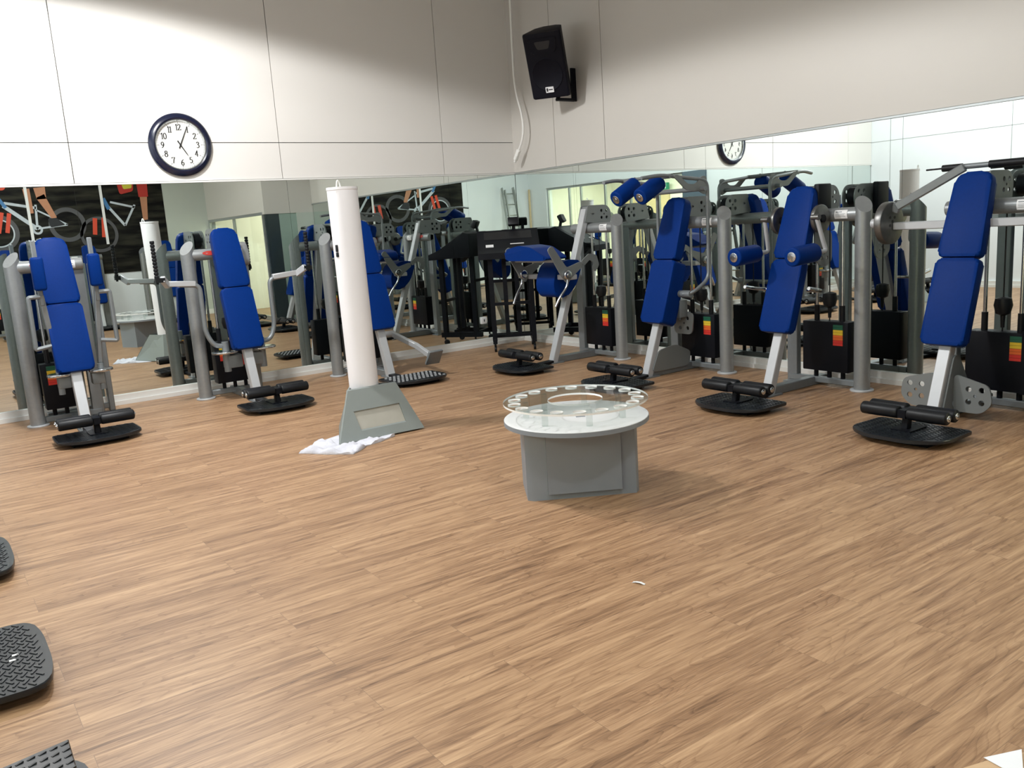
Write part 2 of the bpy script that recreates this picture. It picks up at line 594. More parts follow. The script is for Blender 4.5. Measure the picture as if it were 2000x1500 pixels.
mirror('E', 5.07, 6.47, 'tall wall mirror at the right edge of the right wall, behind the last machine')

# glazing of the west office
def glazing(idx, axis, fixed, a0, a1, z1, posts):
    bm = NB()
    t = 0.05
    def put(a, b, z0, zz):
        if axis == 'y':
            box(bm, (fixed, (a+b)/2, (z0+zz)/2), (t, b-a, zz-z0))
    put(a0, a1, z1-0.05, z1); put(a0, a1, 0, 0.08)
    for q in posts:
        put(q-0.025, q+0.025, 0.08, z1-0.05)
    o = struct('window_%d' % idx, bm, MALU)
    bm = NB()
    box(bm, (fixed, (a0+a1)/2, (0.08+z1-0.05)/2), (0.008, a1-a0-0.05, z1-0.13))
    p = obj('window_pane', bm, MPANE, o)
    return o
glazing(2, 'y', WX-0.06, GY0, GY1, GZ, [GY0+0.025, -8.35, -7.89, -6.99, -6.11, -5.2, GY1-0.025])
glazing(3, 'y', JX+0.03, SY+0.01, JY-0.12, BZ, [SY+0.04, -8.33, JY-0.15])
bm = NB(); box(bm, (WX+0.03, -4.06, 1.165), (0.06, 0.64, 2.33)); box(bm, (WX+0.07, -4.32, 1.05), (0.03, 0.03, 0.16)); struct('door_2', bm, MSLATE)
# rooms behind the glass
bm = NB()
box(bm, (-10.6, -6.8, 1.5), (0.1, 6.6, 3.0)); box(bm, (-9.2, -10.05, 1.5), (2.9, 0.1, 3.0)); box(bm, (-9.2, -3.6, 1.5), (2.9, 0.1, 3.0)); box(bm, (-9.2, -6.8, 3.0), (2.9, 6.5, 0.1)); box(bm, (-9.25, -6.8, -0.06), (2.7, 6.5, 0.1))
struct('wall_office', bm, MCREAM)
for k, y in enumerate((-8.6, -5.6)):
    bm = NB()
    for s in (-1, 1): box(bm, (-10.52, y+s*0.46, 1.0), (0.05, 0.9, 2.0))
    struct('door_%d' % (3+k), bm, MDOOR)
t = thing('exit_sign', 'green exit sign box with a white end on the cream wall behind the glazing', 'sign', (-10.4, -8.1, 2.2))
bm = NB(); box(bm, (0, 0, 0), (0.10, 1.0, 0.18), bev=0.01); obj('sign_box', bm, MTEALG, t)
bm = NB(); box(bm, (0.052, 0.4, 0), (0.004, 0.12, 0.12)); obj('pictogram', bm, MWHITE, t)
bm = NB(); box(bm, (-0.07, 0, 0), (0.1, 0.2, 0.1)); obj('bracket', bm, MWHITE, t)
bm = NB()
box(bm, (2.1, -8.25, 1.5), (0.1, 3.6, 3.0)); box(bm, (0.62, -9.93, 1.5), (2.86, 0.1, 3.0)); box(bm, (1.1, -6.68, 1.5), (2.1, 0.1, 3.0)); box(bm, (0.62, -8.3, 3.0), (2.9, 3.4, 0.1)); box(bm, (0.7, -8.3, -0.06), (2.9, 3.4, 0.1))
struct('wall_backroom', bm, MCREAM)
t = thing('pendant_lamp', 'wide copper coloured drum lamp hanging in the room behind the glazing', 'lamp', (0.2, -7.6, 2.1))
bm = NB(); lathe(bm, [(0.30, -0.14), (0.36, -0.06), (0.37, 0.06), (0.30, 0.12)], 32); obj('lamp_shade', bm, MCOPPER, t)
bm = NB(); cyl(bm, (0, 0, 0.1), (0, 0, 0.85), 0.008, 8); obj('cord', bm, MINK, t)
bm = NB(); box(bm, (2.0, -7.3, 1.5), (0.08, 1.0, 0.3)); tag(obj('air_conditioner', bm, MFRAME), 'grey box on the cream wall of the room behind the glazing', 'appliance')
bm = NB(); lathe(bm, [(0.14, 0), (0.20, 0.3), (0.20, 1.2), (0.10, 1.55)], 20, Matrix.Translation((1.0, -7.4, 0.0))); tag(obj('water_dispenser', bm, MTEAL), 'teal water dispenser standing in the room behind the glazing', 'dispenser')

# pendant bay lamps (above the frame)
for k, (x, y) in enumerate(LAMPS):
    t = thing('pendant_lamp', ['white bell shaped bay lamp hanging above the left wall machines', 'white bell shaped bay lamp hanging over the middle of the floor', 'white bell shaped bay lamp hanging over the rear of the gym'][k], 'lamp', (x, y, LAMP_Z), 0, 'bay lamps under the ceiling')
    bm = NB()
    for (r0, z0), (r1, z1) in (((0.34, 0.0), (0.20, 0.3)), ((0.20, 0.3), (0.06, 0.36))):
        a = [bm.verts.new((r0*math.cos(2*PI*i/32), r0*math.sin(2*PI*i/32), z0+0.06)) for i in range(32)]
        b = [bm.verts.new((r1*math.cos(2*PI*i/32), r1*math.sin(2*PI*i/32), z1+0.06)) for i in range(32)]
        for i in range(32): bm.faces.new((a[i], a[(i+1) % 32], b[(i+1) % 32], b[i]))
    obj('lamp_shade', bm, MWHITE, t)
    bm = NB(); cyl(bm, (0, 0, 0.4), (0, 0, CZ-LAMP_Z), 0.01, 8); obj('cord', bm, MINK, t)

# ------------------------------------------------------------------ poster on the south wall
def P2(x, z, d): return Vector((x, SY+0.014+d, z))
def flat(bm, pts, d):
    prism(bm, [P2(x, z, d) for x, z in pts], (0, 0.0015, 0))
def ring(bm, cx, cz, r0, r1, d, n=48):
    a = [bm.verts.new(P2(cx+r0*math.cos(2*PI*k/n), cz+r0*math.sin(2*PI*k/n), d)) for k in range(n)]
    b = [bm.verts.new(P2(cx+r1*math.cos(2*PI*k/n), cz+r1*math.sin(2*PI*k/n), d)) for k in range(n)]
    for k in range(n): bm.faces.new((a[k], b[k], b[(k+1) % n], a[(k+1) % n]))
def bar(bm, p, q, wd, d, w2=None):
    p, q = Vector(p), Vector(q)
    n = Vector((-(q-p).y, (q-p).x)).normalized()
    w2 = wd if w2 is None else w2
    flat(bm, [p+n*wd/2, q+n*w2/2, q-n*w2/2, p-n*wd/2], d)
MPOST = mat('poster_dark', (0.011, 0.0105, 0.0095), 0.6, var=0.95, scale=3.0, spec=0.15)
nt_ = MPOST.node_tree
n_ = [n for n in nt_.nodes if n.type == 'TEX_NOISE'][0]
mp_ = nd(nt_, 'ShaderNodeMapping')
mp_.inputs['Scale'].default_value = (0.5, 1.0, 3.2)
nt_.links.new([n for n in nt_.nodes if n.type == 'TEX_COORD'][0].outputs['Object'], mp_.inputs[0])
nt_.links.new(mp_.outputs[0], n_.inputs['Vector'])
mx_ = [n for n in nt_.nodes if n.type == 'MIX'][0]
mx_.inputs[6].default_value = (0.002, 0.002, 0.002, 1)
mx_.inputs[7].default_value = (0.045, 0.043, 0.030, 1)
rp_ = nd(nt_, 'ShaderNodeValToRGB')
rp_.color_ramp.elements[0].position = 0.42
rp_.color_ramp.elements[1].position = 0.78
nt_.links.new(n_.outputs['Fac'], rp_.inputs[0])
nt_.links.new(rp_.outputs[0], mx_.inputs[0])
MSKIN = mat('poster_skin', (0.48, 0.22, 0.12), 0.6, var=0.15)
MTYRE = mat('poster_tyre', (0.075, 0.075, 0.08), 0.6)
MBIKE = mat('poster_frame', (0.50, 0.55, 0.60), 0.5, var=0.2)
MBIKEB = mat('poster_blue', (0.05, 0.18, 0.40), 0.5)
MFORK = mat('poster_fork', (0.62, 0.06, 0.02), 0.5)
MCLOTH = mat('poster_cloth', (0.010, 0.012, 0.016), 0.6)
MJERS = mat('poster_jersey', (0.45, 0.03, 0.02), 0.6)
MNUM = mat('poster_yellow', (0.60, 0.55, 0.05), 0.6)
po = thing('poster', 'large dark poster of two mountain bikers, mounted on the rear wall', 'poster', (0, 0, 0))
bm = NB(); box(bm, (-3.635, SY+0.008, 2.05), (3.71, 0.012, 2.06)); obj('backing', bm, MPOST, po)
bm = NB()
bm.free()
for t_ in ((-4.80, 1.92, 0.27, 0.34), (-3.62, 2.02, 0.25, 0.33), (-3.08, 1.80, 0.29, 0.35)):
    bm = NB(); ring(bm, *t_, 0.004); obj('tyre', bm, MTYRE, po, recalc=False)
bm = NB()
bar(bm, (-4.66, 2.42), (-4.15, 1.97), 0.07, 0.006); bar(bm, (-4.64, 2.47), (-4.12, 2.36), 0.05, 0.006); bar(bm, (-4.12, 2.42), (-4.15, 1.97), 0.04, 0.006); bar(bm, (-4.15, 1.97), (-3.62, 2.02), 0.035, 0.006); bar(bm, (-4.12, 2.32), (-3.62, 2.02), 0.03, 0.006)
ring(bm, -4.80, 1.92, 0.24, 0.265, 0.005); ring(bm, -4.15, 1.95, 0.05, 0.09, 0.008)
obj('bicycle_frame', bm, MBIKE, po, recalc=False)
bm = NB()
bar(bm, (-2.86, 2.35), (-2.58, 1.95), 0.05, 0.006); bar(bm, (-2.80, 2.42), (-2.35, 2.30), 0.04, 0.006); bar(bm, (-2.35, 2.35), (-2.58, 1.95), 0.04, 0.006)
obj('bicycle_frame', bm, MBIKE, po, recalc=False)
for b_ in (((-4.72, 2.56), (-4.62, 2.38), 0.06, 0.007), ((-2.92, 2.50), (-2.84, 2.28), 0.07, 0.007)):
    bm = NB(); bar(bm, *b_); obj('head_tube', bm, MBIKEB, po)
for b_ in (((-4.70, 2.30), (-4.80, 1.92), 0.07, 0.008), ((-4.58, 2.28), (-4.66, 1.92), 0.07, 0.008), ((-3.12, 2.12), (-3.16, 1.80), 0.08, 0.008), ((-2.96, 2.12), (-3.0, 1.74), 0.08, 0.008)):
    bm = NB(); bar(bm, *b_); obj('fork', bm, MFORK, po)
bm = NB()
flat(bm, rounded([(-4.95, 2.72), (-4.60, 2.70), (-4.52, 2.85), (-4.95, 2.95)], 0.05), 0.008)
obj('jersey', bm, MFORK, po)
bm = NB()
bar(bm, (-4.02, 2.85), (-4.00, 2.52), 0.22, 0.010, 0.16); bar(bm, (-4.02, 2.58), (-3.83, 2.15), 0.16, 0.010, 0.09); obj('leg', bm, MSKIN, po)
bm = NB(); bar(bm, (-4.24, 2.72), (-4.21, 2.26), 0.12, 0.010, 0.08); obj('leg', bm, MSKIN, po)
bm = NB(); bar(bm, (-2.16, 2.52), (-2.18, 2.02), 0.14, 0.010, 0.09); obj('leg', bm, MSKIN, po)
bm = NB()
flat(bm, rounded([(-4.30, 2.98), (-3.74, 2.98), (-3.78, 2.76), (-4.28, 2.72)], 0.04), 0.012); obj('shorts', bm, MCLOTH, po)
bm = NB()
flat(bm, rounded([(-3.95, 2.15), (-3.80, 2.16), (-3.66, 2.02), (-3.92, 1.98)], 0.03), 0.012); obj('shoe', bm, MCLOTH, po)
bm = NB()
flat(bm, rounded([(-2.30, 2.03), (-2.10, 2.05), (-2.10, 1.94), (-2.32, 1.92)], 0.03), 0.012)
obj('shoe', bm, MCLOTH, po)
bm = NB(); bar(bm, (-2.16, 3.0), (-2.16, 2.5), 0.22, 0.012, 0.18); obj('sleeve', bm, MJERS, po)
bm = NB(); flat(bm, rounded([(-2.66, 2.95), (-2.3, 2.95), (-2.34, 2.62), (-2.60, 2.56)], 0.05), 0.011); obj('jersey', bm, MJERS, po)
bm = NB(); flat(bm, rounded([(-2.56, 2.84), (-2.34, 2.88), (-2.36, 2.68), (-2.52, 2.66)], 0.03), 0.013); obj('race_number', bm, MNUM, po)
for x in (-4.255, -2.95):
    bm = NB(); box(bm, (x, SY+0.035, 2.35), (0.05, 0.012, 1.50)); obj('strip', bm, MWHITE, po, 'narrow white strip')

# ladder against the south wall
t = thing('ladder', 'silver extension ladder leaning on the white rear wall', 'ladder', (-6.85, SY, 0))
for k, dx in enumerate((-0.22, 0.22)):
    bm = NB(); beam(bm, (dx, 0.55, 0.02), (dx*0.8, 0.08, 2.42), 0.03, 0.08); obj('rail', bm, MLADDER, t)
    bm = NB(); beam(bm, (dx*0.8, 0.64, 0.02), (dx*0.65, 0.16, 2.36), 0.03, 0.07); obj('rail', bm, MLADDER, t)
for k in range(8):
    z = 0.3+k*0.28; y = 0.55-0.47*z/2.42
    bm = NB(); cyl(bm, (-0.2, y, z), (0.2, y, z), 0.016, 10); obj('rung', bm, MLADDER, t)
bm = NB(); box(bm, (WX+0.05, SY+0.08, 1.2), (0.04, 0.04, 2.3)); tag(obj('wooden_pole', bm, MDOOR), 'thin wooden pole standing in the rear white corner', 'pole')

# ------------------------------------------------------------------ clock
CX, CZc, CR = -3.975, 2.418, 0.296
ck = thing('wall_clock', 'round dark blue wall clock with chrome inner ring on the left wall', 'clock', (CX, -0.012, CZc))
mt = Matrix.Rotation(R(90), 4, 'X')
bm = NB(); lathe(bm, [(CR-0.012, 0), (CR, 0.012), (CR, 0.03), (CR-0.02, 0.052), (CR-0.045, 0.058), (CR-0.058, 0.050), (CR-0.060, 0.018), (0.01, 0.016)], 64, mt); obj('case', bm, MCLOCK, ck)
bm = NB(); lathe(bm, [(CR-0.058, 0.02), (CR-0.057, 0.050), (CR-0.066, 0.050), (CR-0.076, 0.030), (CR-0.078, 0.021)], 64, mt); obj('bezel', bm, MCHROME, ck, 'chrome inner ring')
bm = NB(); cyl(bm, (0, -0.017, 0), (0, -0.022, 0), CR-0.062, 64); dl = obj('dial', bm, MDIAL, ck)
bm = NB()
for k in range(60):
    a = 2*PI*k/60
    r1 = 0.212; ln = 0.016 if k % 5 == 0 else 0.007
    d = Vector((math.sin(a), 0, math.cos(a)))
    beam(bm, d*(r1-ln)+Vector((0, -0.0225, 0)), d*r1+Vector((0, -0.0225, 0)), 0.004 if k % 5 == 0 else 0.0015, 0.002, Vector((0, 1, 0)), 0)
obj('minute_marks', bm, MINK, dl)
# serif numerals drawn as strokes: list of polylines in a 0..0.6 x 0..1 cell
DG = {
 '0': [[(0.30+0.24*math.sin(2*PI*k/20), 0.5+0.5*math.cos(2*PI*k/20)) for k in range(21)]],
 '1': [[(0.14, 0.86), (0.30, 1.0), (0.30, 0.0)], [(0.16, 0.0), (0.44, 0.0)]],
 '2': [[(0.08, 0.76), (0.12, 0.93), (0.28, 1.0), (0.46, 0.92), (0.50, 0.74), (0.42, 0.52), (0.06, 0.02), (0.54, 0.02), (0.56, 0.14)]],
 '3': [[(0.08, 0.82), (0.16, 0.96), (0.32, 1.0), (0.47, 0.88), (0.46, 0.68), (0.24, 0.56), (0.46, 0.46), (0.53, 0.25), (0.42, 0.06), (0.24, 0.0), (0.08, 0.08)]],
 '4': [[(0.40, 0.0), (0.40, 1.0), (0.03, 0.30), (0.58, 0.30)]],
 '5': [[(0.52, 0.98), (0.16, 0.98), (0.12, 0.56), (0.32, 0.60), (0.50, 0.48), (0.53, 0.26), (0.42, 0.06), (0.24, 0.0), (0.08, 0.07)]],
 '6': [[(0.48, 0.98), (0.28, 0.86), (0.12, 0.58), (0.08, 0.30), (0.16, 0.07), (0.32, 0.0), (0.48, 0.10), (0.53, 0.30), (0.46, 0.50), (0.32, 0.56), (0.16, 0.48), (0.09, 0.34)]],
 '7': [[(0.05, 0.84), (0.06, 0.98), (0.55, 0.98), (0.36, 0.55), (0.27, 0.0)]],
 '8': [[(0.30+0.19*math.sin(2*PI*k/16), 0.77+0.23*math.cos(2*PI*k/16)) for k in range(17)], [(0.30+0.24*math.sin(2*PI*k/18), 0.27+0.27*math.cos(2*PI*k/18)) for k in range(19)]],
 '9': [[(0.12, 0.02), (0.32, 0.14), (0.48, 0.42), (0.52, 0.70), (0.44, 0.93), (0.28, 1.0), (0.12, 0.90), (0.07, 0.70), (0.14, 0.50), (0.28, 0.44), (0.44, 0.52), (0.51, 0.66)]],
}
def numeral(bm, txt, cx, cz, h, y):
    wd = [0.36 if c == '1' else 0.60 for c in txt]
    tot = sum(wd)*h*0.95
    x = cx-tot/2
    for c, wc in zip(txt, wd):
        offx = -0.12*h if c == '1' else 0
        for pl in DG[c]:
            for p, q in zip(pl, pl[1:]):
                a = Vector((x+offx+p[0]*h*0.95, y, cz-h/2+p[1]*h)); b = Vector((x+offx+q[0]*h*0.95, y, cz-h/2+q[1]*h))
                th = abs((b-a).normalized().z)
                e = (b-a).normalized()*0.0015
                beam(bm, a-e, b+e, 0.0035+0.005*th, 0.002, Vector((0, 1, 0)), 0)
        x += wc*h*0.95
for k in range(1, 13):
    a = 2*PI*k/12
    bm = NB()
    numeral(bm, str(k), 0.165*math.sin(a), 0.165*math.cos(a), 0.054, -0.0232)
    obj('numeral', bm, MINK, dl)
def hand(name, ang, ln, tail, w0):
    d = Vector((math.sin(ang), 0, math.cos(ang)))
    n = Vector((math.cos(ang), 0, -math.sin(ang)))
    bm = NB()
    y = Vector((0, -0.027 if name == 'hour_hand' else -0.030, 0))
    prism(bm, [y-d*tail+n*w0, y+d*ln*0.85+n*w0*0.55, y+d*ln, y+d*ln*0.85-n*w0*0.55, y-d*tail-n*w0], (0, -0.002, 0))
    obj(name, bm, MINK, ck)
hand('hour_hand', R(30*4.98), 0.125, 0.045, 0.006)
hand('minute_hand', R(25), 0.19, 0.035, 0.0055)
bm = NB(); cyl(bm, (0, -0.022, 0), (0, -0.034, 0), 0.008, 16); obj('pivot', bm, MINK, ck)

# ------------------------------------------------------------------ loudspeaker on the right wall
sp = thing('loudspeaker', 'black loudspeaker tilted downwards on a bracket high on the right wall', 'speaker', (-0.345, -1.26, 3.14))
ang = math.atan2(-0.55, -0.836)
ROT = Matrix.Rotation(ang, 3, 'Z') @ Matrix.Rotation(R(22), 3, 'Y')     # local +X is the front
def SPK(p): return ROT @ Vector(p)
SW_, SH_, SD_ = 0.43, 0.67, 0.34
bm = NB()
out = rounded([(SD_/2, -SW_/2), (SD_/2, SW_/2), (-SD_/2, SW_/2*0.62), (-SD_/2, -SW_/2*0.62)], [0.03, 0.03, 0.06, 0.06])
prism(bm, [SPK((p[0], p[1], -SH_/2)) for p in out], SPK((0, 0, SH_)), 0.02, 3)
obj('cabinet', bm, MSPK, sp)
bm = NB(); 
mf = Matrix.Translation(SPK((SD_/2, 0, -0.09))) @ ROT.to_4x4() @ Matrix.Rotation(R(90), 4, 'Y')
lathe(bm, [(0.165, -0.004), (0.172, 0.004), (0.165, 0.008), (0.158, 0.004), (0.02, 0.003)], 40, mf); obj('woofer_grille', bm, MSPK, sp)
bm = NB()
prism(bm, [SPK((SD_/2+0.001, p[0], p[1])) for p in rounded([(-0.13, 0.13), (0.13, 0.13), (0.16, 0.28), (-0.16, 0.28)], 0.03)], SPK((0.008, 0, 0)), 0.003, 1)
hn = obj('horn', bm, MSPK, sp)
bm = NB(); prism(bm, [SPK((SD_/2+0.009, p[0], p[1])) for p in rounded([(-0.06, 0.17), (0.06, 0.17), (0.09, 0.25), (-0.09, 0.25)], 0.02)], SPK((0.003, 0, 0))); obj('throat', bm, MINK, hn)
bm = NB(); prism(bm, [SPK((SD_/2+0.007, p[0], p[1])) for p in rounded([(-0.045, -0.275), (0.045, -0.275), (0.045, -0.215), (-0.045, -0.215)], 0.006)], SPK((0.004, 0, 0))); bd = obj('badge', bm, MPAPER, sp, 'small white maker plate')
bm = NB()
for (a, b, c, d) in ((-0.036, -0.018, -0.262, -0.228), (-0.012, 0.034, -0.250, -0.240)):
    prism(bm, [SPK((SD_/2+0.0112, y, z)) for y, z in ((a, c), (b, c), (b, d), (a, d))], SPK((0.001, 0, 0)))
obj('lettering', bm, MINK, bd)
bm = NB()
beam(bm, (0.06, 0.0, -0.385), (0.32, 0.0, -0.385), 0.06, 0.03); beam(bm, (0.075, 0.0, -0.385), (0.10, 0.0, -0.26), 0.05, 0.03); beam(bm, (0.31, 0.0, -0.40), (0.31, 0.0, -0.05), 0.09, 0.02)
obj('bracket', bm, MBLKMET, sp)

# ------------------------------------------------------------------ hanging cable with its plug
ca = thing('hanging_cable', 'white cable with a white plug dangling beside the room corner', 'cable', (-0.15, -0.32, 2.2))
bm = NB()
pts = [(0, 0.0, 2.7), (0, 0.0, 1.8), (0, 0.01, 1.3), (0, 0.01, 0.96), (0, -0.02, 0.75), (0, -0.09, 0.54), (0, -0.11, 0.36), (0, -0.07, 0.22), (0, 0.01, 0.11)]
cat = []
for i in range(len(pts)-1):
    p0, p1, p2, p3 = [Vector(pts[min(max(i+k, 0), len(pts)-1)]) for k in (-1, 0, 1, 2)]
    for s in range(6):
        u = s/6
        cat.append(0.5*((2*p1)+(-p0+p2)*u+(2*p0-5*p1+4*p2-p3)*u*u+(-p0+3*p1-3*p2+p3)*u**3))
cat.append(Vector(pts[-1]))
tube(bm, cat, 0.013, 8, raw=True); obj('cord', bm, MCABLE, ca)
bm = NB(); beam(bm, (0, 0.0, 0.125), (0, 0.085, 0.01), 0.045, 0.05, bev=0.008); pl = obj('plug', bm, MCABLE, ca)
bm = NB(); beam(bm, (0, 0.085, 0.01), (0, 0.10, -0.012), 0.03, 0.03); obj('contact', bm, MWHITE, pl)

# ------------------------------------------------------------------ weight machines
def Lp(a, f, z): return Vector((a, -f, z))

def pad_pts(bot, top, wb, wt, zb, zt, rb, rtop):
    """outline on the slanted pad line, front face; bot/top = f at zb/zt"""
    o2 = rounded([(-wb/2, 0), (wb/2, 0), (wt/2, 1), (-wt/2, 1)], 0)
    ln = math.hypot(bot-top, zt-zb)
    o2 = rounded([(-wb/2, 0), (wb/2, 0), (wt/2, ln), (-wt/2, ln)], [rb, rb, rtop, rtop], 6)
    return [Lp(p[0], bot+(top-bot)*p[1]/ln, zb+(zt-zb)*p[1]/ln) for p in o2]

def padmesh(name, bot, top, wb, wt, zb, zt, thick, root, rb=0.03, rtop=0.06, bev=0.022):
    bm = NB()
    n = Vector((0, (zt-zb), (bot-top))).normalized()      # into the machine
    n = Vector((0, 1, 0))*math.cos(math.atan2(bot-top, zt-zb)) - Vector((0, 0, 1))*math.sin(math.atan2(bot-top, zt-zb))
    prism(bm, pad_pts(bot, top, wb, wt, zb, zt, rb, rtop), n*thick, bev, 4)
    return obj(name, bm, MBLUE, root, sharp=50)

def side_plate(root, a, outline, holes, thick=0.012, name='side_plate', m=None):
    """plate in the f-z plane at lateral a"""
    mt = Matrix(((0, 0, 1, a), (-1, 0, 0, 0), (0, 1, 0, 0), (0, 0, 0, 1)))
    bm = holed(name, [(p[0], p[1]) for p in outline], holes, thick, mt)
    return obj(name, bm, m or MPLATE, root)

def front_plate(root, f, outline, holes, thick=0.012, name='front_plate', m=None):
    mt = Matrix(((1, 0, 0, 0), (0, 0, 1, -f), (0, 1, 0, 0), (0, 0, 0, 1)))
    bm = holed(name, [(p[0], p[1]) for p in outline], holes, thick, mt)
    return obj(name, bm, m or MPLATE, root)

def holes5(cx, cz, s=0.045, r=0.019):
    return [(cx-s, cz-s, r, r), (cx+s, cz-s, r, r), (cx-s, cz+s, r, r), (cx+s, cz+s, r, r), (cx, cz, r*0.55, r*0.55)]

def foam(root, p0, p1, r, m, cap=True, name='foam_roller'):
    p0, p1 = Vector(p0), Vector(p1)
    bm = NB(); cyl(bm, p0, p1, r, 24, rim=min(0.014, r*0.3)); o = obj(name, bm, m, root)
    if cap:
        d = (p1-p0).normalized()
        bm = NB()
        cyl(bm, p0-d*0.006, p0+d*0.004, r*0.52, 20, rim=0.003)
        cyl(bm, p0-d*0.010, p0, r*0.2, 12)
        obj('end_cap', bm, MCHROME, o, 'chrome end cap')
    return o

def machine(label, loc, rotz, sg, colA, pads=True, rollers=True, plate=True, f0=0.0, pa=0.0, ps=0.0, chamf=0.115, group='weight machines around the gym walls', beam_top=1.56, stack_a=(-0.05, 0.36), thick=(0.08, 0.08), head=True):
    """sg: side of the column (+1/-1 along local x). f0: extra reach of the front leg."""
    root = thing('weight_machine', label, 'weight machine', loc, rotz, group)
    F0 = 0.985+f0
    bl = lambda z: F0-0.35*z                          # front face of the slanted beam
    bm = NB(); beam(bm, Lp(0, bl(0)-0.035, 0.0), Lp(0, bl(beam_top)-0.035, beam_top), 0.085, 0.065, Vector((1, 0, 0)).cross(Vector((0, 0, 1))), 0.006)
    obj('slanted_post', bm, MBEAM, root)
    bm = NB(); beam(bm, Lp(0, F0-0.04, 0.035), Lp(0, 0.22+f0, 0.035), 0.075, 0.07); beam(bm, Lp(-0.22*sg, 0.37+f0, 0.05), Lp((colA-0.06)*sg, 0.37+f0, 0.05), 0.05, 0.05)
    box(bm, Lp(0, F0-0.06, 0.006), (0.13, 0.16, 0.012))
    obj('base_frame', bm, MFRAME, root)
    bm = NB(); beam(bm, Lp(-0.19*sg, 0.36+f0, 0.0), Lp(-0.19*sg, 0.36+f0, 1.40), 0.055, 0.10, Vector((1, 0, 0))); box(bm, Lp(-0.19*sg, 0.36+f0, 0.006), (0.15, 0.10, 0.012))
    obj('upright', bm, MFRAME, root)
    # round column cut off at a slant
    bm = NB()
    n = 28; ca_, fa = colA*sg, 0.38+f0
    lo = [bm.verts.new(Lp(ca_+0.061*math.cos(2*PI*k/n), fa+0.061*math.sin(2*PI*k/n), 0.0)) for k in range(n)]
    hi = [bm.verts.new(Lp(ca_+0.061*math.cos(2*PI*k/n), fa+0.061*math.sin(2*PI*k/n), 1.435-0.062*(0.75*sg*math.cos(2*PI*k/n)+0.65*math.sin(2*PI*k/n)))) for k in range(n)]
    for k in range(n): bm.faces.new((lo[k], lo[(k+1) % n], hi[(k+1) % n], hi[k]))
    bm.faces.new(lo); bm.faces.new(hi)
    co = obj('column', bm, MCOLUMN, root)
    bm = NB(); cyl(bm, Lp(ca_, fa, 0.0), Lp(ca_, fa, 0.016), 0.088, 28, rim=0.004); obj('flange', bm, MBEAM, co)
    # cross tube with badge and paper label
    bm = NB(); cyl(bm, Lp(-0.24*sg, fa, 1.365), Lp((colA-0.03)*sg, fa, 1.365), 0.052, 24, rim=0.006)
    ct = obj('cross_tube', bm, MCOLUMN, root)
    bm = NB()
    for k in range(1):
        pts = []
        for i in range(24):
            u = 0.075*math.cos(2*PI*i/24); v = 0.40*math.sin(2*PI*i/24)
            pts.append((u, v+0.25))
        c = (colA-0.20)*sg if sg < 0 else -0.04
        vs = [bm.verts.new(Lp(c+u, fa+0.0545*math.cos(v), 1.365+0.0545*math.sin(v))) for u, v in pts]
        bm.faces.new(vs)
    obj('badge', bm, MRED, ct, 'red oval badge')
    bm = NB()
    c = (colA-0.16)*sg if sg > 0 else 0.12
    rows = []
    for i in range(7):
        v = -0.6+1.3*i/6
        rows.append([bm.verts.new(Lp(c+s*0.055, fa+0.054*math.cos(v), 1.365+0.054*math.sin(v))) for s in (-1, 1)])
    for a, b in zip(rows, rows[1:]): bm.faces.new((a[0], a[1], b[1], b[0]))
    pl_ = obj('paper_label', bm, MWHITE, ct, 'white paper label')
    bm = NB()
    for (u0, u1, v0, v1) in ((-0.045, 0.01, 0.32, 0.46), (-0.045, 0.04, 0.10, 0.15), (-0.045, 0.03, -0.08, -0.03), (-0.045, 0.04, -0.26, -0.21)):
        vs = [bm.verts.new(Lp(c+u*1.0, fa+0.0548*math.cos(v), 1.365+0.0548*math.sin(v))) for u, v in ((u0, v0), (u1, v0), (u1, v1), (u0, v1))]
        bm.faces.new(vs)
    obj('print', bm, MFRAME, pl_)
    # head: two holed plates round a pulley
    if head:
        fb = bl(1.5)-0.02
        ol = rounded([(fb+0.03, 1.43), (0.12+f0, 1.40), (0.10+f0, 1.53), (0.16+f0, 1.60), (fb-0.02, 1.60)], [0.005, 0.03, 0.05, 0.05, 0.02], 4)
        hs = holes5(0.20+f0, 1.505, 0.036, 0.017)+[(0.36+f0, 1.51, 0.022, 0.009)]
        for s in (-1, 1):
            side_plate(root, s*0.055, ol, hs)
        bm = NB()
        prism(bm, [Lp(-0.048, p[0], p[1]) for p in rounded([(fb, 1.42), (0.26+f0, 1.43), (0.26+f0, 1.59), (fb-0.03, 1.59)], 0.01)], (0.096, 0, 0))
        obj('head_block', bm, MPLATE, root)
        bm = NB(); cyl(bm, Lp(-0.03, 0.20+f0, 1.50), Lp(0.03, 0.20+f0, 1.50), 0.075, 24); obj('pulley', bm, MBLKMET, root)
    # weight stack
    a0, a1 = stack_a
    am = (a0+a1)/2
    bm = NB(); box(bm, Lp(am*sg, 0.37+f0, 0.335), (a1-a0, 0.13, 0.40), bev=0.006)
    for q in (0.2, 0.5, 0.8): cyl(bm, Lp((a0+(a1-a0)*q)*sg, 0.37+f0, 0.075), Lp((a0+(a1-a0)*q)*sg, 0.37+f0, 0.14), 0.018, 12)
    ws = obj('weight_stack', bm, MBLKMET, root)
    bm = NB()
    zc = 0.515; mi = 0
    la = a1-0.085
    cols = [0, 0, 1, 1, 2, 2, 3, 3]
    hts = [0.020, 0.020, 0.021, 0.021, 0.020, 0.020, 0.022, 0.022]
    for c_, h_ in zip(cols, hts):
        nf = len(bm.faces)
        box(bm, Lp(la*sg, 0.437+f0, zc-h_/2), (0.085, 0.003, h_-0.0016))
        bm.faces.ensure_lookup_table()
        for f in bm.faces[nf:]: f.material_index = c_
        zc -= h_
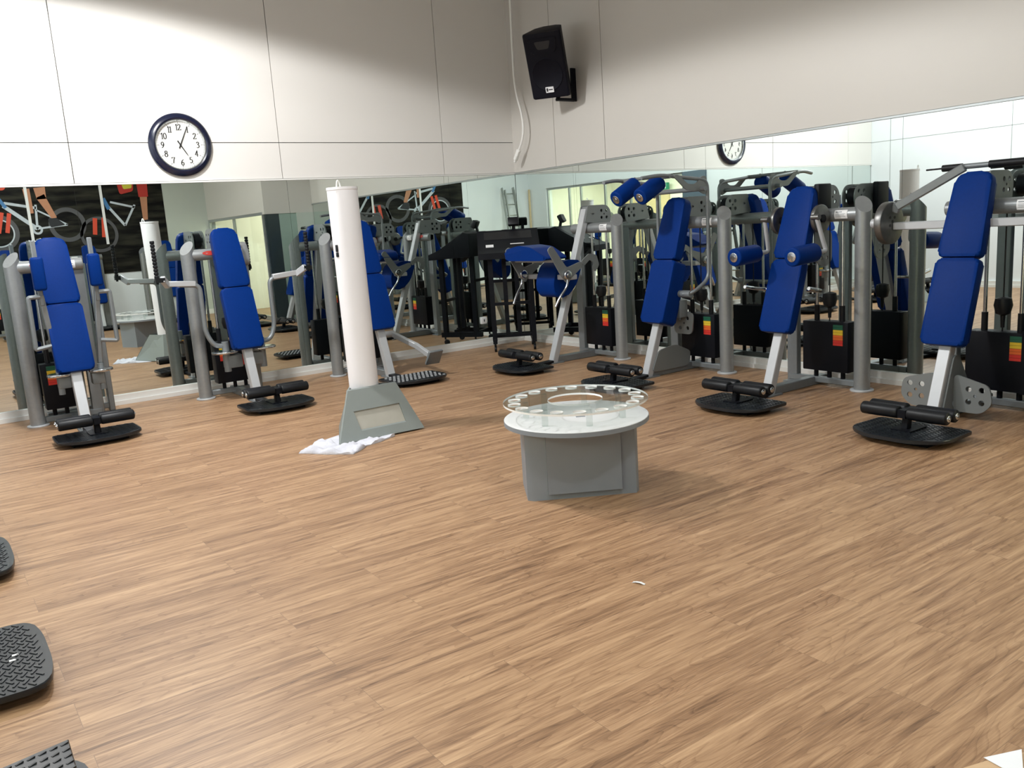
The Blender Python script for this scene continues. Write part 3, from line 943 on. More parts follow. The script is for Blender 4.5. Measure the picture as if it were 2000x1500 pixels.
    obj('weight_label', bm, [MGREEN, MYELLOW, MORANGE, MLRED], ws, 'green, yellow, orange and red weight scale')
    for q in (0.22, 0.78):
        aa = (a0+(a1-a0)*q)*sg
        bm = NB(); cyl(bm, Lp(aa, 0.37+f0, 0.53), Lp(aa, 0.37+f0, 1.33), 0.0125, 12); rd = obj('guide_rod', bm, MCHROME, root)
        bm = NB(); cyl(bm, Lp(aa, 0.37+f0, 0.52), Lp(aa, 0.37+f0, 0.66), 0.021, 14); obj('sleeve', bm, MBLACK, rd)
    bm = NB(); cyl(bm, Lp(am*sg, 0.37+f0, 0.53), Lp(am*sg, 0.37+f0, 1.33), 0.005, 8); cb = obj('cable', bm, MBLACK, root)
    bm = NB(); lathe(bm, [(0.012, -0.15), (0.016, -0.07), (0.045, -0.055), (0.058, 0.0), (0.05, 0.045), (0.02, 0.055)], 18, Matrix.Translation(Lp(am*sg, 0.37+f0, 0.71))); obj('pulley_housing', bm, MBLACK, cb)
    # pads
    if pads:
        P = lambda z: 1.045+f0-0.335*z
        padmesh('seat_pad', P(0.50), P(1.05), 0.29, 0.285, 0.50, 1.05, thick[0], root, 0.035, 0.035, 0.024)
        padmesh('back_pad', P(1.06), P(1.60), 0.285, 0.235, 1.06, 1.60, thick[1], root, 0.035, 0.07, 0.024)
    # foot plate
    if plate:
        fc = 1.48+f0+ps
        bm = NB()
        ol = [(pa-0.30, fc-0.23), (pa+0.30, fc-0.23), (pa+0.31, fc+0.215-chamf), (pa+0.15, fc+0.215), (pa-0.15, fc+0.215), (pa-0.31, fc+0.215-chamf)]
        ol = rounded(ol, [0.03, 0.03, 0.07, 0.08, 0.08, 0.07], 4)
        prism(bm, [Lp(p[0], p[1], 0.036) for p in ol], (0, 0, 0.022), 0.004, 1)
        for i in range(-9, 10):
            for j in range(-7, 8):
                u, v = i*0.031, j*0.030+(0.015 if i % 2 else 0)
                lim = 0.215-0.03 if abs(u) < 0.14 else 0.215-0.03-chamf*(abs(u)-0.14)/0.16
                if v > lim or v < -0.215: continue
                d = Vector((0.014, 0.009 if i % 2 else -0.009, 0))
                c_ = Lp(pa+u, fc+v, 0.0585)
                beam(bm, c_-d, c_+d, 0.007, 0.005, Vector((0, 0, 1)), 0)
        fp = obj('foot_plate', bm, MTREAD, root)
        bm = NB()
        box(bm, Lp(pa, fc-0.03, 0.018), (0.40, 0.26, 0.036)); beam(bm, Lp(0, 0.96+f0, 0.02), Lp(pa*0.7, fc-0.12, 0.02), 0.08, 0.032)
        obj('foot_block', bm, MBLKMET, fp)
    if rollers:
        fr_ = fc+0.0
        bm = NB(); beam(bm, Lp(pa, fr_-0.01, 0.055), Lp(pa, fr_-0.03, 0.165), 0.045, 0.045); box(bm, Lp(pa, fr_-0.04, 0.062), (0.13, 0.18, 0.012)); box(bm, Lp(pa, fr_-0.03, 0.165), (0.05, 0.15, 0.05))
        obj('roller_post', bm, MBLKMET, root)
        for df in (-0.080, 0.015):
            for s in (-1, 1):
                foam(root, Lp(pa+s*0.275, fr_+df, 0.17), Lp(pa+s*0.028, fr_+df, 0.17), 0.040, MBLACK)
    return root

ROT_E = R(-90)
# ---- E1: hip / leg machine with the Y shaped plates
yE = [-1.79, -3.19, -4.54, -5.87]
def eloc(i): return (0, yE[i], 0)
e1 = machine('weight machine nearest the black stand, with Y-shaped plates and a level blue bolster pad', eloc(0), ROT_E, 1, 0.45, pa=0.12, pads=False)
bm = NB()
prism(bm, [Lp(-0.15, f, z) for f, z in rounded([(0.84, 0.68), (0.98, 0.70), (1.00, 0.85), (0.93, 1.02), (0.80, 1.07), (0.62, 1.05), (0.62, 0.98), (0.70, 0.80)], 0.06)], (0.30, 0, 0), 0.03, 4)
obj('seat_pad', bm, MBLUE, e1, sharp=50)
bm = NB()
prism(bm, [Lp(a_, 0.96, z_) for a_, z_ in rounded([(-0.38, 1.13), (-0.34, 1.20), (-0.10, 1.24), (0.12, 1.215), (0.36, 1.105), (0.30, 1.085), (-0.30, 1.085)], 0.04)], Vector((0, -0.27, 0)), 0.03, 4)
obj('bolster_pad', bm, MBLUE, e1, sharp=50)
for s in (-1, 1):
    ol = rounded([(0.99, 0.84), (1.06, 0.92), (1.22, 1.19), (1.16, 1.23), (0.99, 1.0), (0.80, 1.05), (0.78, 1.00), (0.93, 0.90)], 0.03, 3)
    yp = side_plate(e1, s*0.36, ol, [], 0.014, 'lever_plate')
    ol2 = rounded([(0.80, 1.05), (0.70, 1.12), (0.60, 1.10), (0.57, 1.00), (0.62, 0.93), (0.66, 0.97), (0.64, 1.02), (0.69, 1.06), (0.77, 1.0)], 0.02, 3)
    side_plate(e1, s*0.365, ol2, [], 0.012, 'curved_stop')
    bm = NB(); cyl(bm, Lp(s*0.34, 1.0, 0.93), Lp(s*0.405, 1.0, 0.93), 0.046, 24, rim=0.01); cyl(bm, Lp(s*0.40, 1.0, 0.93), Lp(s*0.42, 1.0, 0.93), 0.02, 16); obj('pivot_knob', bm, MCHROME, e1)
    bm = NB(); tube(bm, [Lp(s*0.385, 1.0, 0.90), Lp(s*0.385, 1.01, 0.82), Lp(s*0.37, 1.10, 0.72), Lp(s*0.36, 1.15, 0.63)], 0.012, 10); obj('handle', bm, MCHROME, e1)
bm = NB(); beam(bm, Lp(-0.36, 0.90, 0.90), Lp(0.36, 0.90, 0.90), 0.09, 0.05); beam(bm, Lp(-0.36, 1.09, 1.075), Lp(0.36, 1.09, 1.075), 0.03, 0.03); obj('cross_arm', bm, MBEAM, e1)

# ---- E2: abdominal crunch with overhead rollers
e2 = machine('weight machine on the right wall with two blue rollers hanging from an overhead frame', eloc(1), ROT_E, 1, 0.45, pa=0.12, thick=(0.17, 0.10))
for s in (-1, 1):
    bm = NB(); tube(bm, [Lp(s*0.20, 0.66, 0.74), Lp(s*0.30, 0.64, 0.75), Lp(s*0.31, 0.44, 0.86), Lp(s*0.31, 0.43, 1.73), Lp(s*0.28, 0.98, 1.785), Lp(s*0.24, 1.16, 1.765)], 0.0165, 12, 0.08)
    obj('lever_arm', bm, MFRAME, e2)
    ol = rounded([(0.46, 1.60), (0.56, 1.645), (0.70, 1.65), (0.86, 1.775), (0.80, 1.785), (0.68, 1.70), (0.58, 1.70), (0.50, 1.77), (0.44, 1.76)], 0.03, 3)
    side_plate(e2, s*0.31, ol, [], 0.012, 'gusset')
    foam(e2, Lp(s*0.15, 1.10, 1.61), Lp(s*0.15, 0.86, 1.735), 0.075, MBLUE, name='shoulder_roller')
    bm = NB(); cyl(bm, Lp(s*0.15, 0.88, 1.77), Lp(s*0.30, 0.88, 1.77), 0.016, 10); cyl(bm, Lp(s*0.15, 0.98, 1.68), Lp(s*0.15, 0.86, 1.79), 0.014, 10); obj('roller_axle', bm, MFRAME, e2)
bm = NB(); cyl(bm, Lp(-0.31, 0.52, 1.655), Lp(0.37, 0.52, 1.655), 0.020, 12); cyl(bm, Lp(-0.30, 0.86, 1.78), Lp(0.30, 0.86, 1.78), 0.014, 10); obj('top_bar', bm, MFRAME, e2)
bm = NB(); cyl(bm, Lp(-0.24, 0.64, 0.74), Lp(0.28, 0.64, 0.74), 0.032, 18); box(bm, Lp(0.0, 0.60, 0.60), (0.30, 0.10, 0.16), bev=0.008); obj('pivot_block', bm, MFRAME, e2)
front = holes5(0.10, 0.46)
front_plate(e2, 0.55, rounded([(-0.02, 0.36), (0.20, 0.36), (0.22, 0.56), (-0.02, 0.56)], 0.05), front)
side_plate(e2, 0.05, rounded([(0.93, 0.05), (0.45, 0.05), (0.42, 0.18), (0.62, 0.27), (0.84, 0.24)], 0.05), [], 0.014, 'base_gusset')

# ---- E3: lateral raise with two forward rollers
e3 = machine('weight machine on the right wall with two blue arm rollers pointing forwards', eloc(2), ROT_E, 1, 0.45, pa=0.12)
for s in (-1, 1):
    foam(e3, Lp(s*0.27, 1.0, 1.085), Lp(s*0.27, 0.73, 1.10), 0.072, MBLUE, name='arm_roller')
    bm = NB(); tube(bm, [Lp(s*0.27, 0.75, 1.10), Lp(s*0.27, 0.58, 1.10), Lp(s*0.26, 0.60, 1.16), Lp(s*0.24, 0.66, 1.36)], 0.017, 12, 0.05); obj('arm_bar', bm, MBEAM, e3)
    bm = NB(); tube(bm, [Lp(s*0.13, 0.62, 0.80), Lp(s*0.26, 0.62, 0.80), Lp(s*0.30, 0.74, 0.82), Lp(s*0.30, 0.84, 0.84)], 0.014, 10, 0.05); obj('side_handle', bm, MCHROME, e3)
    bm = NB(); cyl(bm, Lp(s*0.17, 0.54, 1.345), Lp(s*0.205, 0.54, 1.345), 0.108, 36, rim=0.008); cyl(bm, Lp(s*0.20, 0.66, 1.36), Lp(s*0.265, 0.66, 1.36), 0.022, 14); obj('cam_disc', bm, MSTEEL, e3)
side_plate(e3, 0.12, rounded([(0.52, 1.28), (0.30, 1.24), (0.30, 1.00), (0.40, 0.96), (0.52, 1.02)], 0.05), holes5(0.40, 1.07, 0.035, 0.016), 0.012)
bm = NB(); cyl(bm, Lp(-0.22, 0.54, 1.345), Lp(0.22, 0.54, 1.345), 0.03, 16); box(bm, Lp(0.11, 0.40, 1.48), (0.05, 0.16, 0.26), bev=0.01); obj('cam_axle', bm, MBLKMET, e3)

# ---- E4: pullover / pulldown with a big disc and arm
e4 = machine('weight machine at the right edge of the photo with a big steel disc', eloc(3), ROT_E, 1, 0.45, pa=0.12, stack_a=(-0.06, 0.36))
bm = NB(); cyl(bm, Lp(-0.60, 0.55, 1.29), Lp(-0.545, 0.55, 1.29), 0.150, 48, rim=0.008); obj('cam_disc', bm, MSTEEL, e4)
bm = NB(); cyl(bm, Lp(-0.70, 0.55, 1.29), Lp(-0.60, 0.55, 1.29), 0.034, 18, rim=0.004); obj('disc_axle', bm, MBEAM, e4)
for k, (x, z) in enumerate(((-0.028, 0.028), (0.028, 0.028), (0, 0), (-0.028, -0.028), (0.028, -0.028))):
    bm = NB(); cyl(bm, Lp(-0.546, 0.55+x, 1.30+z), Lp(-0.543, 0.55+x, 1.30+z), 0.011, 12); obj('disc_hole', bm, MINK, e4)
bm = NB(); beam(bm, Lp(-0.545, 0.52, 1.265), Lp(0.50, 0.52, 1.265), 0.055, 0.055); obj('cross_arm', bm, MBEAM, e4)
bm = NB(); beam(bm, Lp(-0.535, 0.54, 1.36), Lp(-0.51, 0.54, 1.42), 0.03, 0.06); beam(bm, Lp(-0.52, 0.54, 1.40), Lp(-0.10, 0.44, 1.635), 0.045, 0.055); obj('swing_arm', bm, MFRAME, e4)
bm = NB(); cyl(bm, Lp(-0.22, 0.44, 1.638), Lp(0.24, 0.40, 1.64), 0.018, 14); hb = obj('handle_bar', bm, MFRAME, e4)
bm = NB(); cyl(bm, Lp(-0.36, 0.45, 1.637), Lp(-0.24, 0.44, 1.638), 0.006, 8); cyl(bm, Lp(-0.25, 0.44, 1.638), Lp(-0.12, 0.43, 1.638), 0.023, 14); obj('grip', bm, MBLACK, hb, 'black rubber grip')
bm = NB(); cyl(bm, Lp(0.05, 0.418, 1.64), Lp(0.26, 0.395, 1.64), 0.024, 14); obj('grip', bm, MBLACK, hb, 'black rubber grip')
for s in (-1, 1):
    front_plate(e4, 0.80, rounded([(s*0.06, 0.05), (s*0.24, 0.05), (s*0.31, 0.12), (s*0.29, 0.24), (s*0.06, 0.30)], 0.04), holes5(s*0.20, 0.165, 0.042, 0.019))
side_plate(e4, 0.052, rounded([(0.93, 0.05), (0.62, 0.05), (0.60, 0.20), (0.74, 0.42), (0.80, 0.42)], 0.04), [(0.74, 0.22, 0.035, 0.045), (0.78, 0.10, 0.03, 0.03)], 0.012)
bm = NB(); box(bm, Lp(0.36, 0.38, 0.34), (0.10, 0.13, 0.42)); 
obj('stack_cover', bm, MBLKMET, e4)

# ---- N machines along the left wall
n1 = machine('chest fly weight machine at the left edge with upright blue arm pads', (-5.30, 0, 0), 0, -1, 0.30, f0=0.10, stack_a=(-0.10, 0.22))
for s in (-1, 1):
    a = 0.05+s*0.21
    bm = NB(); box(bm, Lp(a, 0.92, 1.31), (0.095, 0.09, 0.27), bev=0.022, seg=3); ap = obj('arm_pad', bm, MBLUE, n1, sharp=50)
    bm = NB(); beam(bm, Lp(a, 0.86, 1.05), Lp(a, 0.86, 1.58), 0.035, 0.045); beam(bm, Lp(a, 0.86, 1.14), Lp(a-s*0.05, 0.80, 0.52), 0.05, 0.04, Vector((1, 0, 0))); obj('arm_post', bm, MFRAME, n1)
    bm = NB(); tube(bm, [Lp(a+s*0.01, 0.88, 1.125), Lp(a+s*0.095, 0.88, 1.125), Lp(a+s*0.10, 0.88, 0.70), Lp(a-s*0.03, 0.88, 0.72)], 0.018, 8, 0.015); obj('hand_frame', bm, MFRAME, n1)
    bm = NB(); cyl(bm, Lp(0.04+s*0.16, 0.86, 0.455), Lp(0.04+s*0.16, 0.86, 0.478), 0.095, 32, rim=0.005); obj('cam_disc', bm, MCHROME, n1)
    bm = NB(); box(bm, Lp(0.04+s*0.13, 0.84, 0.40), (0.10, 0.10, 0.10), bev=0.01); cyl(bm, Lp(0.04+s*0.16, 0.86, 0.30), Lp(0.04+s*0.16, 0.86, 0.52), 0.025, 14); obj('cam_bracket', bm, MFRAME, n1)
bm = NB(); beam(bm, Lp(0.34, 0.23, 0.0), Lp(0.34, 0.23, 1.36), 0.05, 0.08); beam(bm, Lp(-0.20, 0.28, 0.05), Lp(0.34, 0.23, 0.05), 0.05, 0.05); obj('rear_upright', bm, MFRAME, n1)

n2 = machine('chest press weight machine on the left wall below the clock, with black grips', (-3.85, 0, 0), 0, -1, 0.32, f0=0.12, stack_a=(-0.15, 0.20))
for s in (-1, 1):
    bm = NB(); tube(bm, [Lp(s*0.50+0.0, 0.80, 1.115), Lp(s*0.325, 0.80, 1.10), Lp(s*0.325, 0.80, 0.66), Lp(s*0.27, 0.82, 0.535), Lp(s*0.17, 0.82, 0.52)], 0.022, 12, 0.06); obj('press_arm', bm, MFRAME, n2)
    bm = NB(); beam(bm, Lp(s*0.36, 0.80, 1.115), Lp(s*0.62, 0.80, 1.135), 0.05, 0.05); beam(bm, Lp(s*0.60, 0.80, 1.12), Lp(s*0.66, 0.90, 1.185), 0.045, 0.06); obj('handle_bar', bm, MBEAM, n2)
    bm = NB()
    for k in range(11): cyl(bm, Lp(s*0.70, 0.88, 1.19+k*0.030), Lp(s*0.70, 0.88, 1.217+k*0.030), 0.020, 12, rim=0.006)
    cyl(bm, Lp(s*0.70, 0.88, 1.14), Lp(s*0.70, 0.88, 1.51), 0.012, 8); box(bm, Lp(s*0.68, 0.89, 1.175), (0.08, 0.05, 0.04))
    obj('grip', bm, MBLACK, n2, 'ribbed black grip')
    bm = NB(); cyl(bm, Lp(s*0.18, 0.82, 0.455), Lp(s*0.18, 0.82, 0.475), 0.12, 36, rim=0.005); obj('cam_disc', bm, MCHROME, n2)
    bm = NB(); cyl(bm, Lp(s*0.17, 0.82, 0.28), Lp(s*0.17, 0.82, 0.56), 0.032, 16); box(bm, Lp(s*0.11, 0.80, 0.37), (0.16, 0.10, 0.12), bev=0.01); obj('cam_bracket', bm, MFRAME, n2)
bm = NB(); box(bm, Lp(0.11, 0.56, 0.34), (0.12, 0.02, 0.10)); obj('stack_pin_panel', bm, MLRED, n2, 'red panel')
bm = NB(); prism(bm, [Lp(0.17, f, z) for f, z in rounded([(0.58, 1.25), (0.40, 1.22), (0.36, 1.40), (0.42, 1.47), (0.54, 1.44)], 0.05)], (0.07, 0, 0), 0.01, 2); obj('end_cover', bm, MCOLUMN, n2)

n3 = machine('leg extension weight machine on the left wall, partly hidden by the white cylinder column', (-2.44, 0, 0), 0, -1, 0.33, f0=0.05, rollers=False, stack_a=(-0.15, 0.22))
bm = NB(); beam(bm, Lp(0.34, 0.42, 0.37), Lp(0.35, 0.94, 0.275), 0.045, 0.055); beam(bm, Lp(0.35, 0.93, 0.28), Lp(0.36, 1.36, 0.15), 0.045, 0.055); obj('swing_arm', bm, MBEAM, n3)
bm = NB(); beam(bm, Lp(0.30, 1.34, 0.13), Lp(0.30, 1.44, 0.27), 0.16, 0.03, Vector((0, 1, 0))); obj('push_plate', bm, MFRAME, n3)
bm = NB(); cyl(bm, Lp(-0.05, 0.44, 0.37), Lp(0.36, 0.44, 0.37), 0.035, 18); beam(bm, Lp(0.0, 0.9, 0.10), Lp(0.22, 0.44, 0.37), 0.03, 0.04); obj('arm_axle', bm, MBEAM, n3)
bm = NB()
for i in range(13):
    for j in range(8):
        u = -0.27+0.045*i; v = 1.335+0.045*j
        if j % 2: u += 0.0225
        if abs(u) < 0.27 and v < 1.70: beam(bm, Lp(u-0.010, v-0.006, 0.0615), Lp(u+0.010, v+0.006, 0.0615), 0.011, 0.006, Vector((0, 0, 1)), 0)
o = obj('tread_studs', bm, MBEAM, n3, 'pale studs'); o['kind'] = 'stuff'  # rows of small pale studs on the black foot plate

n0 = machine('weight machine cut off by the left edge of the photo on the left wall', (-6.72, 0, 0), 0, -1, 0.30, f0=0.10, stack_a=(-0.10, 0.22))

# ---- west row: only their foot plates reach into the photo; the rest shows in the mirrors
wx = -7.56
w1 = machine('weight machine whose black tread plate shows at the left edge, second plate from the bottom', (wx, -5.43, 0), R(90), 1, 0.41, rollers=False, ps=-0.255, chamf=0.03)
for q in (0.02, -0.02):
    bm = NB(); box(bm, Lp(q-0.02, 1.33+q*0.3, 0.0595), (0.014, 0.022, 0.003), bev=0.001, seg=1); obj('sticker', bm, MWHITE, w1, 'small white fleck')
w2 = dup(w1, (wx, -4.13, 0), R(90), 'weight machine whose black tread plate shows at the left edge, topmost of three plates')
w3 = machine('weight machine whose tread plate and tilted pedal show in the bottom left corner', (wx, -6.56, 0), R(90), 1, 0.41, rollers=False, ps=-0.255, chamf=0.03)
def w3p(x, y, z): return Vector((y+6.56, -(x-wx), z))
bm = NB(); prism(bm, [w3p(-6.161, -6.26, 0.095), w3p(-6.165, -6.47, 0.095), w3p(-6.365, -6.57, 0.13), w3p(-6.361, -6.36, 0.13)], (0, 0, 0.02), 0.003, 1)
for i in range(7):
    for j in range(6):
        q = Vector((-6.161-0.028*(i+0.5), -6.26-0.014*(i+0.5)-0.035*(j+0.5), 0))
        zz = 0.095+0.005*(i+0.5)+0.0205
        beam(bm, w3p(q.x-0.009, q.y-0.010, zz), w3p(q.x+0.009, q.y+0.002, zz), 0.006, 0.004, Vector((0, 0, 1)), 0)
pd = obj('pedal', bm, MTREAD, w3)
bm = NB(); beam(bm, w3p(-6.52, -6.56, 0.05), w3p(-6.30, -6.43, 0.10), 0.05, 0.04); obj('pedal_arm', bm, MFRAME, pd)
for k, x in enumerate((-2.0, -3.4, -4.8)):
    dup(w1, (x, SY, 0), R(180), ['weight machine under the dark right end of the cycling poster', 'weight machine under the middle of the cycling poster', 'weight machine under the left half of the cycling poster'][k])

# ------------------------------------------------------------------ black stand in the corner
st = thing('rolling_stand', 'black rolling stand with a sloped console top in the room corner', 'stand', (-0.52, -0.50, 0), math.atan2(-0.55, 0.83))
# local x = width, local -y = front
for sx in (-0.23, 0.23):
    bm = NB(); box(bm, (sx, 0, 0.13), (0.05, 0.56, 0.06)); obj('base_rail', bm, MBLKMET, st)
    for sy in (-0.22, 0.20):
        bm = NB(); box(bm, (sx, sy, 0.62), (0.055, 0.055, 0.98)); obj('leg', bm, MBLKMET, st)
        bm = NB(); cyl(bm, (sx, sy-0.02, 0.07), (sx, sy-0.02, 0.11), 0.012, 10); cyl(bm, (sx-0.014, sy, 0.036), (sx+0.014, sy, 0.036), 0.036, 18, rim=0.006); obj('caster', bm, MBLACK, st)
for y_, z_ in ((0.20, 0.15), (-0.22, 0.56), (0.20, 0.80), (-0.1, 0.17)):
    bm = NB(); box(bm, (0, y_, z_), (0.42, 0.035, 0.035)); obj('cross_bar', bm, MBLKMET, st)
for k in range(2):
    bm = NB(); box(bm, (-0.07+0.14*k, -0.1, 0.66), (0.05, 0.04, 0.96)); obj('inner_post', bm, MBLKMET, st)
bm = NB(); prism(bm, [Vector((-0.36, y, z)) for y, z in ((-0.33, 1.08), (-0.33, 1.15), (-0.16, 1.20), (0.16, 1.40), (0.24, 1.38), (0.24, 1.10))], (0.72, 0, 0), 0.01, 2); cs = obj('console', bm, MBLKMET, st)
bm = NB()
rr_ = Matrix.Rotation(math.atan2(0.20, 0.32), 3, 'X')
box(bm, (-0.22, -0.13, 1.226), (0.09, 0.05, 0.006), rr_); obj('sticker', bm, MWHITE, cs)
bm = NB(); box(bm, (0.10, -0.11, 1.238), (0.16, 0.012, 0.006), rr_)
obj('sticker', bm, MWHITE, cs)
bm = NB(); box(bm, (0.0, 0.06, 1.333), (0.56, 0.16, 0.012), rr_); obj('screen', bm, MINK, cs)
bm = NB(); tube(bm, [(0.30, -0.2, 1.14), (0.36, -0.28, 1.10), (0.40, -0.22, 1.02), (0.36, -0.10, 1.10)], 0.03, 8); box(bm, (0.30, -0.22, 1.14), (0.12, 0.2, 0.1), bev=0.03); obj('cover_cloth', bm, MBLACK, st)
bm = NB(); beam(bm, (0.08, 0.18, 1.38), (0.08, 0.16, 1.47), 0.04, 0.03); box(bm, (0.08, 0.15, 1.49), (0.13, 0.06, 0.10), Matrix.Rotation(R(-25), 3, 'X'), 0.012); obj('holder', bm, MBLACK, st)

# power socket near the skirting by the stand
so = thing('power_socket', 'small white power socket low on the corner wall behind the black stand', 'socket', (-0.62, -0.006, 0.32))
bm = NB(); box(bm, (0, -0.008, 0), (0.085, 0.016, 0.085), bev=0.005); obj('cover', bm, MWHITE, so)
bm = NB(); box(bm, (0, -0.017, 0), (0.012, 0.003, 0.03)); obj('slots', bm, MINK, so)

# ------------------------------------------------------------------ white cylinder column on a tapered plinth
PX, PY = -3.67, -3.05
pt = thing('display_column', 'tall white cylinder standing in a tapered grey plinth in the middle of the floor', 'column', (PX, PY, 0))
z0, ZT = 0.012, 0.345
def W2L(x, y, z): return Vector((x-PX, y-PY, z))
FB = [(-4.03, -3.30), (-3.36, -3.32)]; FT = [(-3.852, -3.115), (-3.458, -3.115)]
BB = [(-3.79, -2.74), (-3.56, -2.74)]; BT = [(-3.73, -2.885), (-3.59, -2.885)]
def fy(z, off=0.0): return -3.31+(z-z0)/(ZT-z0)*0.195+off
outer = [W2L(*FB[0], z0), W2L(*FB[1], z0), W2L(*FT[1], ZT), W2L(*FT[0], ZT)]
inner = [W2L(-3.845, fy(0.072), 0.072), W2L(-3.482, fy(0.072), 0.072), W2L(-3.488, fy(0.205), 0.205), W2L(-3.858, fy(0.205), 0.205)]
bm = NB()
thk = Vector((0, 0.016, 0.006))
A = [bm.verts.new(v) for v in outer]; B = [bm.verts.new(v) for v in inner]
C_ = [bm.verts.new(v+thk) for v in outer]; D_ = [bm.verts.new(v+thk) for v in inner]
for k in range(4):
    j = (k+1) % 4
    bm.faces.new((A[k], A[j], B[j], B[k])); bm.faces.new((C_[k], D_[k], D_[j], C_[j]))
    bm.faces.new((A[k], C_[k], C_[j], A[j])); bm.faces.new((B[k], B[j], D_[j], D_[k]))
obj('front_board', bm, MPLINTH, pt)
bm = NB(); prism(bm, [v+thk*1.05 for v in (W2L(-3.88, fy(0.055), 0.055), W2L(-3.46, fy(0.055), 0.055), W2L(-3.47, fy(0.22), 0.22), W2L(-3.88, fy(0.22), 0.22))], (0, 0.004, 0)); obj('frosted_window', bm, MFROSTP, pt, 'frosted pale window')
bm = NB(); prism(bm, [W2L(*BB[0], z0), W2L(*BB[1], z0), W2L(*BT[1], ZT), W2L(*BT[0], ZT)], (0, -0.014, 0)); obj('rear_board', bm, MPLINTH, pt)
for k, sg_ in ((0, 1), (1, -1)):
    bm = NB(); prism(bm, [W2L(FB[k][0], FB[k][1]+0.018, z0), W2L(*BB[k], z0), W2L(*BT[k], ZT-0.004), W2L(FT[k][0], FT[k][1]+0.018, ZT-0.004)], (sg_*0.014, 0, 0)); obj('side_board', bm, MPLINTH, pt)
CB, CT = W2L(-3.657, -2.99, z0+0.01), W2L(-3.683, -2.99, 1.785)
bm = NB(); cyl(bm, CB, CT, 0.109, 48); cy = obj('cylinder', bm, MPILLAR, pt)
bm = NB(); lathe(bm, [(0.108, -0.012), (0.112, -0.008), (0.112, 0.010), (0.101, 0.010), (0.101, -0.010)], 48, Matrix.Translation(CT)); obj('rim', bm, MPILLAR, cy)
bm = NB(); tube(bm, [CT+Vector(v) for v in ((-0.078, -0.07, -0.03), (-0.066, -0.07, 0.045), (-0.058, -0.07, 0.055), (-0.05, -0.07, 0.045), (-0.036, -0.07, -0.02))], 0.006, 8, 0.02); obj('hook_loop', bm, MCABLE, cy)
bm = NB()
for dz, w_ in ((1.345, 0.05), (1.30, 0.034)): box(bm, CB+Vector((-0.0165-0.107, -0.030, dz)), (0.012, 0.026, w_), Matrix.Rotation(R(14), 3, 'Z'), 0.004)
obj('switch', bm, MBLACK, cy, 'small black switch')
# towel crumpled under it
bm = NB()
outl = [(-4.32, -3.26), (-4.17, -3.14), (-4.03, -3.04), (-3.88, -2.98), (-3.72, -3.10), (-3.62, -3.34), (-3.78, -3.42), (-3.90, -3.45), (-3.97, -3.52), (-4.06, -3.585), (-4.12, -3.52), (-4.19, -3.45), (-4.26, -3.34)]
cxy = Vector((-3.98, -3.28))
cen = bm.verts.new((cxy.x, cxy.y, 0.010))
NR, NS = 7, 78
rows = []
def outline_at(u):
    n = len(outl); k = int(u*n) % n; f = u*n-int(u*n)
    return Vector(outl[k])*(1-f)+Vector(outl[(k+1) % n])*f
rg = random.Random(3)
for r in range(1, NR+1):
    ring_ = []
    for s in range(NS):
        p = outline_at(s/NS)
        q = cxy+(p-cxy)*(r/NR)
        wob = 0.010*math.sin(q.x*31+q.y*13)+0.009*math.sin(q.x*17-q.y*39+1.0)+0.004*math.sin(q.x*80+q.y*66)
        under = (-4.06 < q.x < -3.32) and q.y > -3.33
        z = 0.008 if under else max(0.006, 0.020+wob*(1.5 if r > 2 else 0.4))
        if r == NR: z = max(0.004, z*0.6)
        ring_.append(bm.verts.new((q.x, q.y, z)))
    rows.append(ring_)
for s in range(NS): bm.faces.new((cen, rows[0][s], rows[0][(s+1) % NS]))
for a, b in zip(rows, rows[1:]):
    for s in range(NS): bm.faces.new((a[s], b[s], b[(s+1) % NS], a[(s+1) % NS]))
low = [bm.verts.new((v.co.x, v.co.y, 0.001)) for v in rows[-1]]
for s in range(NS): bm.faces.new((rows[-1][s], low[s], low[(s+1) % NS], rows[-1][(s+1) % NS]))
tag(obj('towel', bm, MTOWEL, sharp=80), 'crumpled white towel lying under the plinth of the white cylinder', 'towel')

# ------------------------------------------------------------------ low round table with the acrylic bottle rack
TC = Vector((-3.48, -5.27, 0))
tang = math.atan2(-0.31, 0.51)
tb = thing('low_table', 'low round white table on a grey box base in the middle of the floor', 'table', TC, tang)
bm = NB(); cyl(bm, (0, 0, 0.385), (0, 0, 0.412), 0.392, 72, rim=0.002); tt = obj('table_top', bm, [MTTOP], tb)
bm = NB(); lathe(bm, [(0.3925, 0.386), (0.3935, 0.386), (0.3935, 0.409), (0.3925, 0.409)], 72); obj('edge_band', bm, MTGREY, tt, 'grey edge band')
bm = NB()
foot = rounded([(-0.30, -0.145), (-0.27, -0.165), (0.285, -0.165), (0.305, -0.13), (0.305, 0.16), (-0.30, 0.16)], 0)
prism(bm, [Vector((p[0], p[1], 0.0)) for p in foot], (0, 0, 0.385)); obj('base', bm, MTGREY, tb)
bm = NB(); prism(bm, [Vector((x, -0.1655, z)) for x, z in ((-0.19, 0.035), (0.205, 0.035), (0.205, 0.375), (-0.19, 0.375))], (0, -0.022, 0)); obj('front_panel', bm, MTGREY, tb)
bm = NB(); box(bm, (0.02, -0.03, 0.4125), (0.05, 0.04, 0.002)); obj('grommet', bm, MTGREY, tb)

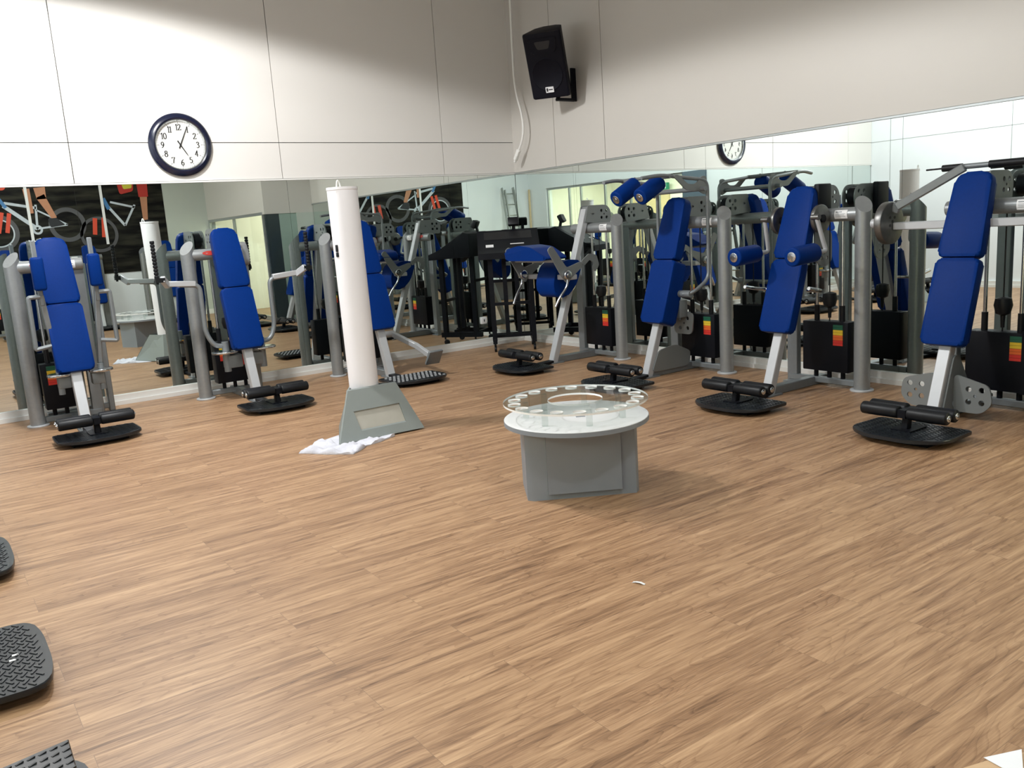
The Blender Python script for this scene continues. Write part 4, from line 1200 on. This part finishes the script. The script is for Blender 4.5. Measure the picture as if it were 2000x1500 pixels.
rk = thing('bottle_rack', 'clear acrylic ring rack with round holes standing on the low round table', 'rack', TC+Vector((0, 0, 0.4135)), tang)
hol = [(0.335*math.cos(2*PI*k/18+0.1), 0.335*math.sin(2*PI*k/18+0.1), 0.035, 0.035) for k in range(18)]
hol.append((0.0, 0.0, 0.15, 0.15))
NO = 72
outl2 = [(0.392*math.cos(2*PI*k/NO), 0.392*math.sin(2*PI*k/NO)) for k in range(NO)]
bm = holed('rack_plate', outl2, hol, 0.010, Matrix.Translation((0, 0, 0.088)))
for f in bm.faces:
    f.material_index = 1 if abs(f.normal.z) < 0.5 else 0
obj('rack_plate', bm, [MACRYL, MACEDGE], rk, recalc=False)
for k in range(7):
    a = 2*PI*k/7+0.35
    bm = NB(); cyl(bm, (0.27*math.cos(a), 0.27*math.sin(a), 0.0), (0.27*math.cos(a), 0.27*math.sin(a), 0.084), 0.017, 20); obj('support_tube', bm, MACRYL, rk)

# ------------------------------------------------------------------ litter on the floor
bm = NB(); prism(bm, [(-4.234, -7.824, 0.006), (-4.137, -7.873, 0.012), (-4.25, -7.93, 0.006)], (0, 0, 0.0012)); tag(obj('paper_scrap', bm, MPAPER), 'white folded paper corner lying at the bottom right edge of the floor', 'paper')
bm = NB(); prism(bm, [(-4.31, -7.81, 0.0), (-4.20, -7.845, 0.0), (-4.08, -7.90, 0.0), (-4.12, -8.1, 0.0), (-4.36, -8.0, 0.0)], (0, 0, 0.004)); tag(obj('cardboard_piece', bm, MCARD), 'flat beige cardboard under the white paper at the bottom right', 'cardboard')
ms = thing('metal_scrap', 'tiny bright strip of metal lying alone on the wood floor in front of the table', 'scrap', (-4.12, -6.41, 0), R(-70))
bm = NB()
pp = [(-0.028, 0.001), (-0.01, 0.006), (0.01, 0.007), (0.028, 0.002)]
prism(bm, [Vector((x, -0.006, z)) for x, z in pp]+[Vector((x, -0.006, z-0.001)) for x, z in reversed(pp)], (0, 0.012, 0)); obj('strip', bm, MWHITE, ms)
bm = NB(); cyl(bm, (-0.030, 0, 0.003), (-0.026, 0, 0.003), 0.003, 8); obj('tip', bm, MCOPPER, ms, 'copper coloured tip')
